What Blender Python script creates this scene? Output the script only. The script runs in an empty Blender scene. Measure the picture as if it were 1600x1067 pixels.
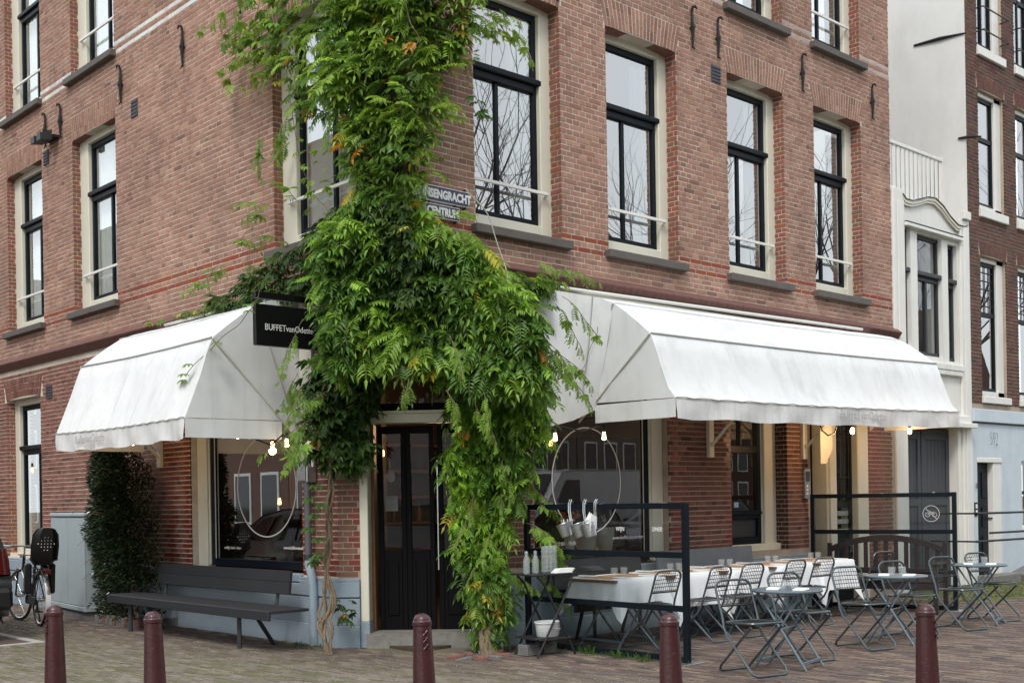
import bpy, bmesh, math, random
from mathutils import Vector, Matrix
rnd = random.Random(7)
C = bpy.context.scene.collection
sc = bpy.context.scene
PI = math.pi
# ---------------------------------------------------------------- camera
CAM = (-7.2994, -9.3681, 1.55)
RX = Vector((0.732442, -0.680627, -0.016580)); UPV = Vector((0.012145, -0.011286, 0.999863)); FW = Vector((0.680721, 0.732543, 0.0))
cd = bpy.data.cameras.new('camera'); cam = bpy.data.objects.new('camera', cd); C.objects.link(cam)
cd.sensor_width = 36; cd.lens = 1850 / 1600 * 36; cd.shift_y = (781 - 533.5) / 1600
cd.clip_start = 0.1; cd.clip_end = 2000
mw = Matrix.Identity(4)
for i, v in enumerate((RX, UPV, -FW)):
    for j in range(3): mw[j][i] = v[j]
mw.translation = Vector(CAM); cam.matrix_world = mw
sc.camera = cam
# ---------------------------------------------------------------- sky: bright overcast
SUN_EL, SUN_AZ = math.radians(50), math.radians(-144)   # azimuth of the sun as angle from +x
w = bpy.data.worlds.new('World'); sc.world = w; w.use_nodes = True
nt = w.node_tree; nt.nodes.clear()
o = nt.nodes.new('ShaderNodeOutputWorld'); bg = nt.nodes.new('ShaderNodeBackground'); bg2 = nt.nodes.new('ShaderNodeBackground')
sky = nt.nodes.new('ShaderNodeTexSky'); sky.sky_type = 'NISHITA'; sky.sun_disc = False
sky.sun_elevation = SUN_EL; sky.sun_rotation = PI / 2 - SUN_AZ; sky.air_density = 1.2; sky.dust_density = 3
bg.inputs[1].default_value = 0.09
tc = nt.nodes.new('ShaderNodeTexCoord'); nz = nt.nodes.new('ShaderNodeTexNoise'); nz.inputs['Scale'].default_value = 2.2; nz.inputs['Detail'].default_value = 6
cr = nt.nodes.new('ShaderNodeValToRGB'); cr.color_ramp.elements[0].position = 0.25; cr.color_ramp.elements[1].position = 0.8
cr.color_ramp.elements[0].color = (0.74, 0.81, 0.88, 1); cr.color_ramp.elements[1].color = (.95, .985, 1, 1)
nt.links.new(tc.outputs['Generated'], nz.inputs['Vector']); nt.links.new(nz.outputs['Fac'], cr.inputs['Fac'])
nt.links.new(cr.outputs['Color'], bg2.inputs[0]); bg2.inputs[1].default_value = 1.55     # the cloud deck
ad = nt.nodes.new('ShaderNodeMixShader'); ad.inputs[0].default_value = 0.8
nt.links.new(sky.outputs[0], bg.inputs[0]); nt.links.new(bg.outputs[0], ad.inputs[1]); nt.links.new(bg2.outputs[0], ad.inputs[2]); nt.links.new(ad.outputs[0], o.inputs[0])
sd = bpy.data.lights.new('sun', 'SUN'); sd.energy = 1.6; sd.angle = math.radians(14); sd.color = (1, 0.96, 0.9)
so = bpy.data.objects.new('sun', sd); C.objects.link(so)
sv = Vector((math.cos(SUN_EL) * math.cos(SUN_AZ), math.cos(SUN_EL) * math.sin(SUN_AZ), math.sin(SUN_EL)))
so.rotation_euler = sv.to_track_quat('Z', 'Y').to_euler(); so.location = (0, -20, 30)
sc.view_settings.view_transform = 'Standard'; sc.view_settings.look = 'None'; sc.view_settings.exposure = 0.33; sc.view_settings.gamma = 1
sc.view_settings.use_curve_mapping = False
try: sc.cycles.max_bounces = 8; sc.cycles.transparent_max_bounces = 24
except Exception: pass

# ---------------------------------------------------------------- helpers
fR = lambda s, n, z: (s, -n, z)
fL = lambda s, n, z: (-n, s, z)
Q = 2 ** -.5
fC = lambda s, n, z: (s * Q - n * Q, 1.25 - s * Q - n * Q, z)
fI = lambda x, y, z: (x, y, z)
class MB:
    def __init__(s, f=fI): s.v = []; s.f = []; s.c = []; s.fr = f; s.sm = []
    def add(s, vs, fs, col=None, smooth=False):
        b = len(s.v); s.v += [s.fr(*p) for p in vs]; s.f += [tuple(b + i for i in q) for q in fs]
        s.c += [col or (1, 1, 1)] * len(fs); s.sm += [smooth] * len(fs); return s
    def box(s, a0, a1, b0, b1, c0, c1, col=None):
        vs = [(x, y, z) for x in (a0, a1) for y in (b0, b1) for z in (c0, c1)]
        return s.add(vs, [(0, 1, 3, 2), (4, 6, 7, 5), (0, 4, 5, 1), (2, 3, 7, 6), (0, 2, 6, 4), (1, 5, 7, 3)], col)
    def bev(s, a0, a1, b0, b1, c0, c1, e=.006, col=None):     # box with a chamfered outline
        vs = []
        for z, k in ((c0, e), (c0 + e, 0), (c1 - e, 0), (c1, e)):
            vs += [(a0 + k + (e if not k else 0), b0 + k, z), (a1 - k - (e if not k else 0), b0 + k, z), (a1 - k, b0 + k + (e if not k else 0), z), (a1 - k, b1 - k - (e if not k else 0), z),
                   (a1 - k - (e if not k else 0), b1 - k, z), (a0 + k + (e if not k else 0), b1 - k, z), (a0 + k, b1 - k - (e if not k else 0), z), (a0 + k, b0 + k + (e if not k else 0), z)]
        fs = [tuple(reversed(range(8))), tuple(range(24, 32))]
        for r in range(3):
            for i in range(8): fs.append((r * 8 + i, r * 8 + (i + 1) % 8, (r + 1) * 8 + (i + 1) % 8, (r + 1) * 8 + i))
        return s.add(vs, fs, col)
    def prism(s, poly, t0, t1, ax=1, col=None):          # polygon in the two other axes, extruded along ax
        n = len(poly)
        def mk(p, t): return (t, p[0], p[1]) if ax == 0 else (p[0], t, p[1]) if ax == 1 else (p[0], p[1], t)
        vs = [mk(p, t0) for p in poly] + [mk(p, t1) for p in poly]
        fs = [tuple(range(n)), tuple(reversed(range(n, 2 * n)))] + [(i, n + i, n + (i + 1) % n, (i + 1) % n) for i in range(n)]
        return s.add(vs, fs, col)
    def tube(s, pts, r, n=8, closed=False, col=None, cap=True):
        pts = [Vector(p) for p in pts]; N = len(pts); rs = r if isinstance(r, (list, tuple)) else [r] * N
        vs = []; up = None
        for i, p in enumerate(pts):
            a = pts[(i - 1) % N] if closed or i > 0 else p; b = pts[(i + 1) % N] if closed or i < N - 1 else p
            t = (b - a); t = t.normalized() if t.length > 1e-9 else Vector((0, 0, 1))
            if up is None: up = Vector((0, 0, 1)) if abs(t.z) < .9 else Vector((1, 0, 0))
            x = t.cross(up)
            if x.length < 1e-6: x = t.orthogonal()
            x.normalize(); y = x.cross(t).normalized(); up = y
            for k in range(n):
                an = 2 * PI * k / n; q = p + (x * math.cos(an) + y * math.sin(an)) * rs[i]; vs.append(tuple(q))
        fs = []
        for i in range(N if closed else N - 1):
            j = (i + 1) % N
            for k in range(n): fs.append((i * n + k, i * n + (k + 1) % n, j * n + (k + 1) % n, j * n + k))
        if cap and not closed: fs += [tuple(reversed(range(n))), tuple(range((N - 1) * n, N * n))]
        return s.add(vs, fs, col, True)
    def lathe(s, prof, cx=0, cy=0, n=20, col=None, sx=1, sy=1):
        vs = []
        for r, z in prof:
            for k in range(n): a = 2 * PI * k / n; vs.append((cx + r * sx * math.cos(a), cy + r * sy * math.sin(a), z))
        fs = []
        for i in range(len(prof) - 1):
            for k in range(n): fs.append((i * n + k, i * n + (k + 1) % n, (i + 1) * n + (k + 1) % n, (i + 1) * n + k))
        fs += [tuple(reversed(range(n))), tuple(range((len(prof) - 1) * n, len(prof) * n))]
        return s.add(vs, fs, col, True)
    def grid(s, rows, col=None, closed=False):
        n = len(rows[0]); vs = [p for r in rows for p in r]; fs = []
        for i in range(len(rows) - 1):
            for k in range(n if closed else n - 1): fs.append((i * n + k, i * n + (k + 1) % n, (i + 1) * n + (k + 1) % n, (i + 1) * n + k))
        return s.add(vs, fs, col, True)
    def build(s, name, m, parent=None, **kw):
        me = bpy.data.meshes.new(name); me.from_pydata(s.v, [], s.f); me.update()
        if any(c != (1, 1, 1) for c in s.c):
            at = me.color_attributes.new('Col', 'FLOAT_COLOR', 'CORNER'); buf = []
            for q, c in zip(s.f, s.c): buf += [c[0], c[1], c[2], 1.0] * len(q)
            at.data.foreach_set('color', buf)
        if any(s.sm):
            me.polygons.foreach_set('use_smooth', s.sm)
            try: me.set_sharp_from_angle(angle=math.radians(38))
            except Exception: pass
        me.materials.append(m); o = bpy.data.objects.new(name, me); C.objects.link(o)
        if parent: o.parent = parent
        tag(o, **kw); return o
def tag(o, label=None, cat=None, group=None, kind=None):
    if label: o['label'] = label
    if cat: o['category'] = cat
    if group: o['group'] = group
    if kind: o['kind'] = kind
    return o
def thing(name, label, cat, loc=(0, 0, 0), rz=0, group=None):
    o = bpy.data.objects.new(name, None); C.objects.link(o); o.location = loc; o.rotation_euler = (0, 0, rz)
    o.empty_display_size = .1
    return tag(o, label, cat, group)
def copy_tree(o, loc=None, rz=None, label=None):
    kids = list(o.children); c = o.copy(); C.objects.link(c)
    for k in kids: d = copy_tree(k); d.parent = c
    if loc is not None: c.location = loc
    if rz is not None: c.rotation_euler = (0, 0, rz)
    if label: c['label'] = label
    return c
# ---------------------------------------------------------------- materials
def mat(name, col, rough=.6, metal=0, vary=.15, vs=6, bump=.1, bs=60, attr=False, spec=.5, stain=None, coat=0, sheen=0, streak=None, low=0):
    m = bpy.data.materials.new(name); m.use_nodes = True; t = m.node_tree; b = t.nodes['Principled BSDF']
    b.inputs['Roughness'].default_value = rough; b.inputs['Metallic'].default_value = metal; b.inputs['Specular IOR Level'].default_value = spec
    if coat: b.inputs['Coat Weight'].default_value = coat; b.inputs['Coat Roughness'].default_value = .1
    co = t.nodes.new('ShaderNodeTexCoord')
    if attr:
        a = t.nodes.new('ShaderNodeAttribute'); a.attribute_name = 'Col'; src = a.outputs['Color']
    else:
        a = t.nodes.new('ShaderNodeRGB'); a.outputs[0].default_value = (*col, 1); src = a.outputs[0]
    if vary:
        n = t.nodes.new('ShaderNodeTexNoise'); n.inputs['Scale'].default_value = vs; n.inputs['Detail'].default_value = 6; n.inputs['Roughness'].default_value = .65
        t.links.new(co.outputs['Object'], n.inputs['Vector'])
        mr = t.nodes.new('ShaderNodeMapRange'); mr.inputs[1].default_value = .25; mr.inputs[2].default_value = .75; mr.inputs[3].default_value = 1 - vary; mr.inputs[4].default_value = 1 + vary
        t.links.new(n.outputs['Fac'], mr.inputs[0])
        mx = t.nodes.new('ShaderNodeVectorMath'); mx.operation = 'SCALE'; t.links.new(src, mx.inputs[0]); t.links.new(mr.outputs[0], mx.inputs['Scale']); src = mx.outputs[0]
    if stain:     # second colour in blotches: (colour, scale, threshold, strength)
        n2 = t.nodes.new('ShaderNodeTexNoise'); n2.inputs['Scale'].default_value = stain[1]; n2.inputs['Detail'].default_value = 8; n2.inputs['Roughness'].default_value = .7
        t.links.new(co.outputs['Object'], n2.inputs['Vector'])
        r2 = t.nodes.new('ShaderNodeMapRange'); r2.inputs[1].default_value = stain[2]; r2.inputs[2].default_value = stain[2] + .15; r2.inputs[3].default_value = 0; r2.inputs[4].default_value = stain[3]
        t.links.new(n2.outputs['Fac'], r2.inputs[0])
        m2 = t.nodes.new('ShaderNodeMix'); m2.data_type = 'RGBA'; m2.inputs[7].default_value = (*stain[0], 1)
        t.links.new(r2.outputs[0], m2.inputs[0]); t.links.new(src, m2.inputs[6]); src = m2.outputs[2]
    if streak:    # soft vertical run-off marks: (colour, horizontal scale, strength)
        mp = t.nodes.new('ShaderNodeMapping'); mp.inputs['Scale'].default_value = (streak[1], streak[1], .45); t.links.new(co.outputs['Object'], mp.inputs[0])
        n4 = t.nodes.new('ShaderNodeTexNoise'); n4.inputs['Scale'].default_value = 1; n4.inputs['Detail'].default_value = 7; n4.inputs['Roughness'].default_value = .7; t.links.new(mp.outputs[0], n4.inputs['Vector'])
        r4 = t.nodes.new('ShaderNodeMapRange'); r4.inputs[1].default_value = .48; r4.inputs[2].default_value = .75; r4.inputs[4].default_value = streak[2]; t.links.new(n4.outputs['Fac'], r4.inputs[0])
        m4 = t.nodes.new('ShaderNodeMix'); m4.data_type = 'RGBA'; m4.inputs[7].default_value = (*streak[0], 1); t.links.new(r4.outputs[0], m4.inputs[0]); t.links.new(src, m4.inputs[6]); src = m4.outputs[2]
    if low:       # broad unevenness
        n5 = t.nodes.new('ShaderNodeTexNoise'); n5.inputs['Scale'].default_value = .9; n5.inputs['Detail'].default_value = 7; n5.inputs['Roughness'].default_value = .6; t.links.new(co.outputs['Object'], n5.inputs['Vector'])
        r5 = t.nodes.new('ShaderNodeMapRange'); r5.inputs[1].default_value = .3; r5.inputs[2].default_value = .7; r5.inputs[3].default_value = 1 - low; r5.inputs[4].default_value = 1 + low; t.links.new(n5.outputs['Fac'], r5.inputs[0])
        m5 = t.nodes.new('ShaderNodeVectorMath'); m5.operation = 'SCALE'; t.links.new(src, m5.inputs[0]); t.links.new(r5.outputs[0], m5.inputs['Scale']); src = m5.outputs[0]
    t.links.new(src, b.inputs['Base Color'])
    if bump:
        n3 = t.nodes.new('ShaderNodeTexNoise'); n3.inputs['Scale'].default_value = bs; n3.inputs['Detail'].default_value = 5
        t.links.new(co.outputs['Object'], n3.inputs['Vector']); bp = t.nodes.new('ShaderNodeBump'); bp.inputs['Strength'].default_value = bump; bp.inputs['Distance'].default_value = .01
        t.links.new(n3.outputs['Fac'], bp.inputs['Height']); t.links.new(bp.outputs[0], b.inputs['Normal'])
    return m
def glass(name, fac, tint=(.9, .95, .95), rough=.0, fres=.35):
    m = bpy.data.materials.new(name); m.use_nodes = True; t = m.node_tree; t.nodes.clear()
    o = t.nodes.new('ShaderNodeOutputMaterial'); g = t.nodes.new('ShaderNodeBsdfGlossy'); g.inputs['Roughness'].default_value = rough
    tr = t.nodes.new('ShaderNodeBsdfTransparent'); tr.inputs[0].default_value = (*tint, 1); mx = t.nodes.new('ShaderNodeMixShader')
    lw = t.nodes.new('ShaderNodeFresnel'); lw.inputs[0].default_value = 1.5; ma = t.nodes.new('ShaderNodeMath'); ma.operation = 'MULTIPLY_ADD'; ma.inputs[1].default_value = fres; ma.inputs[2].default_value = fac; ma.use_clamp = True
    geo = t.nodes.new('ShaderNodeTexCoord'); nn = t.nodes.new('ShaderNodeTexNoise'); nn.inputs['Scale'].default_value = 1.3
    bp = t.nodes.new('ShaderNodeBump'); bp.inputs['Strength'].default_value = .012; bp.inputs['Distance'].default_value = .02
    t.links.new(geo.outputs['Object'], nn.inputs['Vector']); t.links.new(nn.outputs['Fac'], bp.inputs['Height']); t.links.new(bp.outputs[0], g.inputs['Normal'])
    t.links.new(lw.outputs[0], ma.inputs[0]); t.links.new(ma.outputs[0], mx.inputs[0]); t.links.new(tr.outputs[0], mx.inputs[1]); t.links.new(g.outputs[0], mx.inputs[2]); t.links.new(mx.outputs[0], o.inputs[0])
    return m
def emit(name, col, st):
    m = bpy.data.materials.new(name); m.use_nodes = True; t = m.node_tree; t.nodes.clear()
    o = t.nodes.new('ShaderNodeOutputMaterial'); e = t.nodes.new('ShaderNodeEmission'); e.inputs[0].default_value = (*col, 1); e.inputs[1].default_value = st
    t.links.new(e.outputs[0], o.inputs[0]); return m
def leafmat(name, rough=.45, trans=.35):
    m = mat(name, (0, 0, 0), rough, vary=.25, vs=9, bump=0, attr=True, spec=.4); t = m.node_tree; b = t.nodes['Principled BSDF']
    src = b.inputs['Base Color'].links[0].from_socket; tl = t.nodes.new('ShaderNodeBsdfTranslucent'); mx = t.nodes.new('ShaderNodeMixShader'); mx.inputs[0].default_value = trans
    hs = t.nodes.new('ShaderNodeHueSaturation'); hs.inputs['Value'].default_value = 1.9; hs.inputs['Hue'].default_value = .488
    t.links.new(src, hs.inputs['Color']); t.links.new(hs.outputs[0], tl.inputs[0]); out = t.nodes['Material Output']
    t.links.new(b.outputs[0], mx.inputs[1]); t.links.new(tl.outputs[0], mx.inputs[2]); t.links.new(mx.outputs[0], out.inputs[0]); return m
M = dict(
    brick=mat('brick', (0, 0, 0), .85, vary=.16, vs=30, bump=.5, bs=90, attr=True, spec=.25, low=.16, streak=((.13, .085, .07), 2.0, .55)),
    glazed=mat('glazed_brick', (0, 0, 0), .38, vary=.12, vs=12, bump=.12, bs=40, attr=True),
    mortar=mat('lime_mortar', (.62, .54, .45), .95, vary=.14, vs=4, bump=.4, bs=120, stain=((.42, .35, .28), 1.3, .5, .7), low=.15),
    mortar_dk=mat('dark_mortar', (.4, .32, .25), .95, vary=.2, vs=5, bump=.5, bs=120),
    pave=mat('clinker_paving', (0, 0, 0), .8, vary=.2, vs=25, bump=.4, bs=70, attr=True, spec=.3),
    cream=mat('cream_paint', (.68, .65, .54), .4, vary=.05, vs=3, bump=.05, bs=40, stain=((.5, .47, .4), 5, .62, .35)),
    white=mat('white_paint', (.76, .75, .71), .45, vary=.04, vs=3, bump=.06, streak=((.5, .48, .43), 5, .4)),
    black=mat('black_gloss_paint', (.008, .012, .017), .38, vary=.1, vs=6, bump=.03, spec=.12),
    iron=mat('wrought_iron', (.009, .007, .007), .55, vary=.2, bump=.2),
    darkgrey=mat('dark_grey_paint', (.028, .031, .036), .5, vary=.15, vs=5, bump=.08),
    stone=mat('sill_stone', (.105, .09, .08), .75, vary=.2, vs=6, bump=.3, stain=((.2, .18, .16), 7, .6, .4)),
    plinth=mat('blue_grey_render', (.25, .31, .36), .7, vary=.08, vs=4, bump=.25, bs=50, stain=((.15, .18, .2), 3, .6, .5)),
    canvas=mat('white_canvas', (.72, .735, .74), .85, vary=.05, vs=2.5, bump=.7, bs=3.2, stain=((.52, .52, .5), 1.3, .55, .4), spec=.2, streak=((.46, .47, .45), 5, .45), low=.05),
    canvas_dirty=mat('weathered_canvas', (.7, .7, .695), .85, vary=.05, vs=9, bump=.15, bs=18, stain=((.45, .36, .27), 2.2, .56, .6), spec=.2, streak=((.42, .4, .37), 9, .55)),
    seam=mat('seam_tape', (.4, .39, .37), .8, vary=.2, bump=0),
    alu=mat('aluminium_rail', (.72, .71, .66), .35, .3, vary=.06, bump=.02),
    wood=mat('vine_bark', (.17, .125, .08), .9, vary=.35, vs=18, bump=.7, bs=50),
    leaf=leafmat('vine_leaf'), hedgeleaf=leafmat('glossy_leaf', .16, .03),
    bollard=mat('oxblood_paint', (.05, .011, .014), .34, vary=.25, vs=7, bump=.3, bs=45, stain=((.16, .1, .09), 22, .64, .6), streak=((.06, .035, .03), 12, .6)),
    benchp=mat('charcoal_plank', (.02, .021, .025), .6, vary=.18, vs=5, bump=.15, bs=30),
    benchg=mat('grey_plank', (.15, .165, .18), .6, vary=.15, vs=5, bump=.15, bs=30),
    benchb=mat('brown_black_wood', (.018, .012, .011), .55, vary=.25, vs=9, bump=.2, bs=40),
    chair=mat('galvanised_tube', (.11, .135, .145), .34, .6, vary=.25, vs=9, bump=.1, stain=((.1, .07, .05), 9, .6, .5)),
    chairdk=mat('dark_steel_mesh', (.03, .03, .03), .5, .4, vary=.25, vs=20, bump=.1),
    tablet=mat('blue_grey_enamel', (.115, .165, .2), .32, vary=.1, vs=6, bump=.03),
    cloth=mat('white_linen', (.8, .81, .82), .9, vary=.02, bump=.15, bs=12, spec=.1),
    paper=mat('kraft_paper', (.42, .23, .11), .8, vary=.07, vs=8, bump=.05),
    napkin=mat('napkin', (.82, .82, .8), .9, vary=.02, bump=.1, bs=30),
    steel=mat('steel', (.6, .61, .62), .25, .9, vary=.05, bump=0),
    zinc=mat('zinc', (.42, .44, .45), .35, .85, vary=.12, vs=12, bump=.05),
    cabinet=mat('cabinet_grey', (.34, .4, .42), .5, vary=.07, vs=5, bump=.06, bs=30, stain=((.2, .24, .24), 2.4, .6, .35)),
    concrete=mat('concrete', (.16, .155, .15), .9, vary=.25, vs=8, bump=.5, bs=40),
    bluestone=mat('doorstep_stone', (.2, .19, .17), .85, vary=.3, vs=9, bump=.4, bs=40, stain=((.07, .065, .06), 5, .55, .6)),
    signblk=mat('sign_black', (.006, .006, .007), .35, vary=.05, bump=0),
    lettw=mat('white_lettering', (.8, .8, .8), .5, vary=0, bump=0), lettg=mat('grey_lettering', (.4, .4, .4), .7, vary=0, bump=0),
    enamel=mat('street_sign_enamel', (.035, .04, .085), .3, vary=.1, bump=0),
    greyblue=mat('powder_blue_render', (.55, .62, .68), .7, streak=((.4, .47, .53), 2.5, .6), vary=.06, vs=3, bump=.15, stain=((.36, .45, .55), 2, .58, .4)),
    plaster=mat('white_plaster', (.7, .69, .67), .85, streak=((.5, .48, .45), 1.6, .5), vary=.04, vs=2, bump=.12, bs=20, stain=((.56, .56, .57), .8, .55, .35)),
    woodbr=mat('brown_wood', (.17, .08, .04), .5, vary=.2, bump=.05),
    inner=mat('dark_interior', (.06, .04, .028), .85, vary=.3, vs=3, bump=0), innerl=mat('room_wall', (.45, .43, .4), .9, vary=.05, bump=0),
    curtain=mat('net_curtain', (.8, .83, .8), .9, vary=.05, bump=0), tyre=mat('rubber', (.012, .012, .012), .7, vary=.2, bump=.1),
    car=mat('dark_car_paint', (.02, .022, .028), .2, .3, vary=0, bump=0, coat=1), vanw=mat('white_van_paint', (.75, .76, .77), .25, vary=0, bump=0, coat=.5),
    carb=mat('navy_car_paint', (.03, .04, .075), .2, .3, vary=0, bump=0, coat=1), carglass=mat('tinted_glass', (.01, .012, .014), .05, vary=0, bump=0),
    red=mat('red_lens', (.07, .003, .003), .15, vary=.05, bump=0, coat=1), chrome=mat('chrome', (.75, .75, .76), .12, 1, vary=0, bump=0),
    leather=mat('brown_leather', (.06, .025, .02), .45, vary=.2, bump=.1), plastic=mat('black_plastic', (.012, .012, .013), .45, vary=.1, bump=.02),
    bark=mat('tree_bark', (.09, .08, .065), .9, vary=.3, bump=.5), orange=mat('orange_fruit', (.6, .16, .02), .5, vary=.1, bump=.1),
    bottle=mat('clear_bottle', (.55, .6, .6), .08, vary=0, bump=0, spec=.8),
    pane=glass('window_glass', .44, fres=.8), panel=glass('side_window_glass', .10, fres=.45), shop=glass('shop_glass', .10, (.8, .82, .8), fres=1.0), shopl=glass('side_shop_glass', .01, (.8, .8, .78), fres=.6), doorg=glass('door_glass', .0, (.8, .8, .78), fres=.5), screen=glass('screen_glass', .03, (.8, .84, .85), fres=.8),
    tumbler=None,
    bulb=emit('bulb_glow', (1, .66, .3), 12), bulbin=emit('filament_glow', (1, .55, .2), 9),
)
M['doorblk'] = mat('door_black', (.004, .004, .005), .55, vary=.1, bump=.03, spec=.1)
def blend(name, base, alpha, rough=.05):
    m = mat(name, base, rough, vary=0, bump=0, spec=1.0); t = m.node_tree; b = t.nodes['Principled BSDF']; tr = t.nodes.new('ShaderNodeBsdfTransparent'); mx = t.nodes.new('ShaderNodeMixShader'); mx.inputs[0].default_value = alpha
    t.links.new(tr.outputs[0], mx.inputs[1]); t.links.new(b.outputs[0], mx.inputs[2]); t.links.new(mx.outputs[0], t.nodes['Material Output'].inputs[0]); return m
M['tumbler'] = blend('tumbler_glass', (.75, .8, .8), .1); M['bottle'] = blend('clear_bottle_glass', (.5, .56, .56), .2)
for k_ in ('canvas', 'canvas_dirty'):     # light comes a little through the cloth
    t = M[k_].node_tree; b = t.nodes['Principled BSDF']; tl = t.nodes.new('ShaderNodeBsdfTranslucent'); tl.inputs[0].default_value = (.8, .78, .74, 1); mx = t.nodes.new('ShaderNodeMixShader'); mx.inputs[0].default_value = .05
    t.links.new(b.outputs[0], mx.inputs[1]); t.links.new(tl.outputs[0], mx.inputs[2]); t.links.new(mx.outputs[0], t.nodes['Material Output'].inputs[0])
def text(body, size, origin, xd, yd, m, name, parent=None, squeeze=1.0, ext=.001, align='LEFT', bold=0, **kw):
    cu = bpy.data.curves.new('t', 'FONT'); cu.body = body; cu.size = size; cu.extrude = ext; cu.align_x = align; cu.offset = bold; cu.resolution_u = 3
    to = bpy.data.objects.new('t', cu); C.objects.link(to); dg = bpy.context.evaluated_depsgraph_get(); me = bpy.data.meshes.new_from_object(to.evaluated_get(dg))
    bpy.data.objects.remove(to); xd = Vector(xd).normalized(); yd = Vector(yd).normalized(); zd = xd.cross(yd)
    for v in me.vertices: v.co = Vector(origin) + xd * v.co.x * squeeze + yd * v.co.y + zd * v.co.z
    me.materials.clear(); me.materials.append(m); o = bpy.data.objects.new(name, me); C.objects.link(o)
    if parent: o.parent = parent
    tag(o, **kw); return o
# ---------------------------------------------------------------- ground
g = MB(); g.add([(-400, -400, -.012), (400, -400, -.012), (400, 400, -.012), (-400, 400, -.012)], [(0, 1, 2, 3)])
gm = mat('sand_and_moss', (.15, .13, .09), .95, vary=.25, vs=3, bump=.5, bs=90, stain=((.075, .09, .035), 1.3, .45, .7))
ground = g.build('pavement', gm, kind='structure')
def pcol(x, y):
    t = rnd.random()
    # warm purple clinkers before the right-hand front, mossy grey-olive setts on the left
    a = (.135, .098, .083); b = (.19, .145, .108); c = (.09, .072, .069); m = (.142, .132, .08); gr = (.18, .156, .125)
    left = min(1, max(0, (-x - y * .2 + .2) / 1.6)) if y > -4 else min(1, max(0, (-x - .8) / 2))
    far = min(1, max(0, (x - 8.6) / .8)) if y > -1.9 else 0
    base = a if t < .55 else b if t < .8 else c
    lb = m if t < .45 else gr
    if far > rnd.random() * .9: base = (.09, .115, .035) if rnd.random() < .75 else (.14, .12, .08)
    f = rnd.uniform(.8, 1.2)
    return tuple((base[i] * (1 - left) + lb[i] * left) * f for i in range(3))
pv = []
W_, L_ = .066, .205
def inside_bld(x, y): return x > -.02 and y > -.02 and (x + y > 1.22)
iy = 0
for ix in range(int(-6.2 / W_), int(13.6 / W_)):
    x0 = ix * W_; off = (ix % 2) * L_ / 2
    ya, yb = (-7.6, .0) if x0 > 0 else (-6.2, 11.5)
    if x0 > 0: ya = -5.6
    n = int((yb - ya) / L_)
    for k in range(n):
        y0 = ya + k * L_ + off
        xm, ym = x0 + W_ / 2, y0 + L_ / 2
        if inside_bld(xm, ym): continue
        if x0 <= 0 and ym < -1.0 and xm < -3.6 - .2 * 0: continue
        # only where the camera's field of view can fall
        d = Vector((xm - CAM[0], ym - CAM[1], 0)); z = d.dot(FW)
        if z < 7.0 or abs(d.dot(RX)) > z * .47: continue
        if -3.98 < xm < -1.98 and 4.42 < ym < 11: continue
        pv.append((x0, y0, z))
pv.sort(key=lambda p: p[2])
def pbrick(m, x0, y0):
    h = rnd.uniform(-.0035, .0015); t = rnd.uniform(-.0012, .0012); a0, a1, b0, b1 = x0 + .003, x0 + W_ - .003, y0 + .003, y0 + L_ - .003
    c = pcol(x0, y0)
    m.add([(a0, b0, -.03), (a1, b0, -.03), (a1, b1, -.03), (a0, b1, -.03), (a0, b0, h + t), (a1, b0, h - t), (a1, b1, h - t), (a0, b1, h + t)],
          [(4, 5, 6, 7), (0, 1, 5, 4), (1, 2, 6, 5), (2, 3, 7, 6), (3, 0, 4, 7)], c)
near = [p for p in pv if abs((Vector((p[0] - CAM[0], p[1] - CAM[1], 0))).dot(RX)) < p[2] * .44 and p[2] > 9.35][:300]
ns = set(id(p) for p in near)
for p in near:
    m = MB(); pbrick(m, p[0], p[1]); m.build('paving_brick', M['pave'], ground)
m = MB()
for p in pv:
    if id(p) not in ns: pbrick(m, p[0], p[1])
m.build('paving', M['pave'], ground, kind='stuff')
# parking bay: darker bricks edged by pale kerb stones
m = MB(); m.box(-9, -2.0, 4.45, 40, -.03, -.004); m.build('parking_bay', mat('bay_bricks', (.09, .06, .05), .9, vary=.3, vs=14, bump=.6, bs=50), kind='structure')
eb = thing('kerb_edging', 'pale stone edging round the parking bay at the left edge', 'kerb', (-2, 4.4, 0))
kc = mat('pale_kerb', (.36, .35, .33), .9, vary=.12, bump=.3)
for k in range(9): MB().bev(-.05 - (k + 1) * .5, -.05 - k * .5 - .006, -.06, .045, -.03, .006, .004).build('edging_stone', kc, eb)
for k in range(9): MB().bev(-.045, .055, -.06 + k * .5, -.06 + (k + 1) * .5 - .006, -.03, .006, .004).build('edging_stone', kc, eb)

# ---------------------------------------------------------------- brickwork machinery
HC = .0625
bricks = []        # (frame, quad [(s,z)x4], n_back, n_front, colour, material, rank)
def rank(f, s, z, area, n=0):
    p = Vector(f(s, n, z)); d = p - Vector(CAM); dist = d.length
    nn = (Vector(f(s, 1, z)) - Vector(f(s, 0, z))).normalized(); c = max(0, -d.normalized().dot(nn))
    return area * c / dist ** 2
def col_up(s, z): 
    t = rnd.random(); f = rnd.uniform(.86, 1.12)
    b = (.345, .187, .137) if t < .5 else (.315, .162, .116) if t < .8 else (.375, .215, .158) if t < .975 else (.22, .12, .092)
    return tuple(v * f for v in b)
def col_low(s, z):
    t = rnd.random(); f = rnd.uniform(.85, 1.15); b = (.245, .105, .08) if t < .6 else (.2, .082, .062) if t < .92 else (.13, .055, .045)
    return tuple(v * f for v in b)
def col_glz(s, z): f = rnd.uniform(.8, 1.2); return (.19 * f, .03 * f, .016 * f)
def col_brn(s, z): f = rnd.uniform(.85, 1.15); return (.2 * f, .1 * f, .07 * f)
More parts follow.
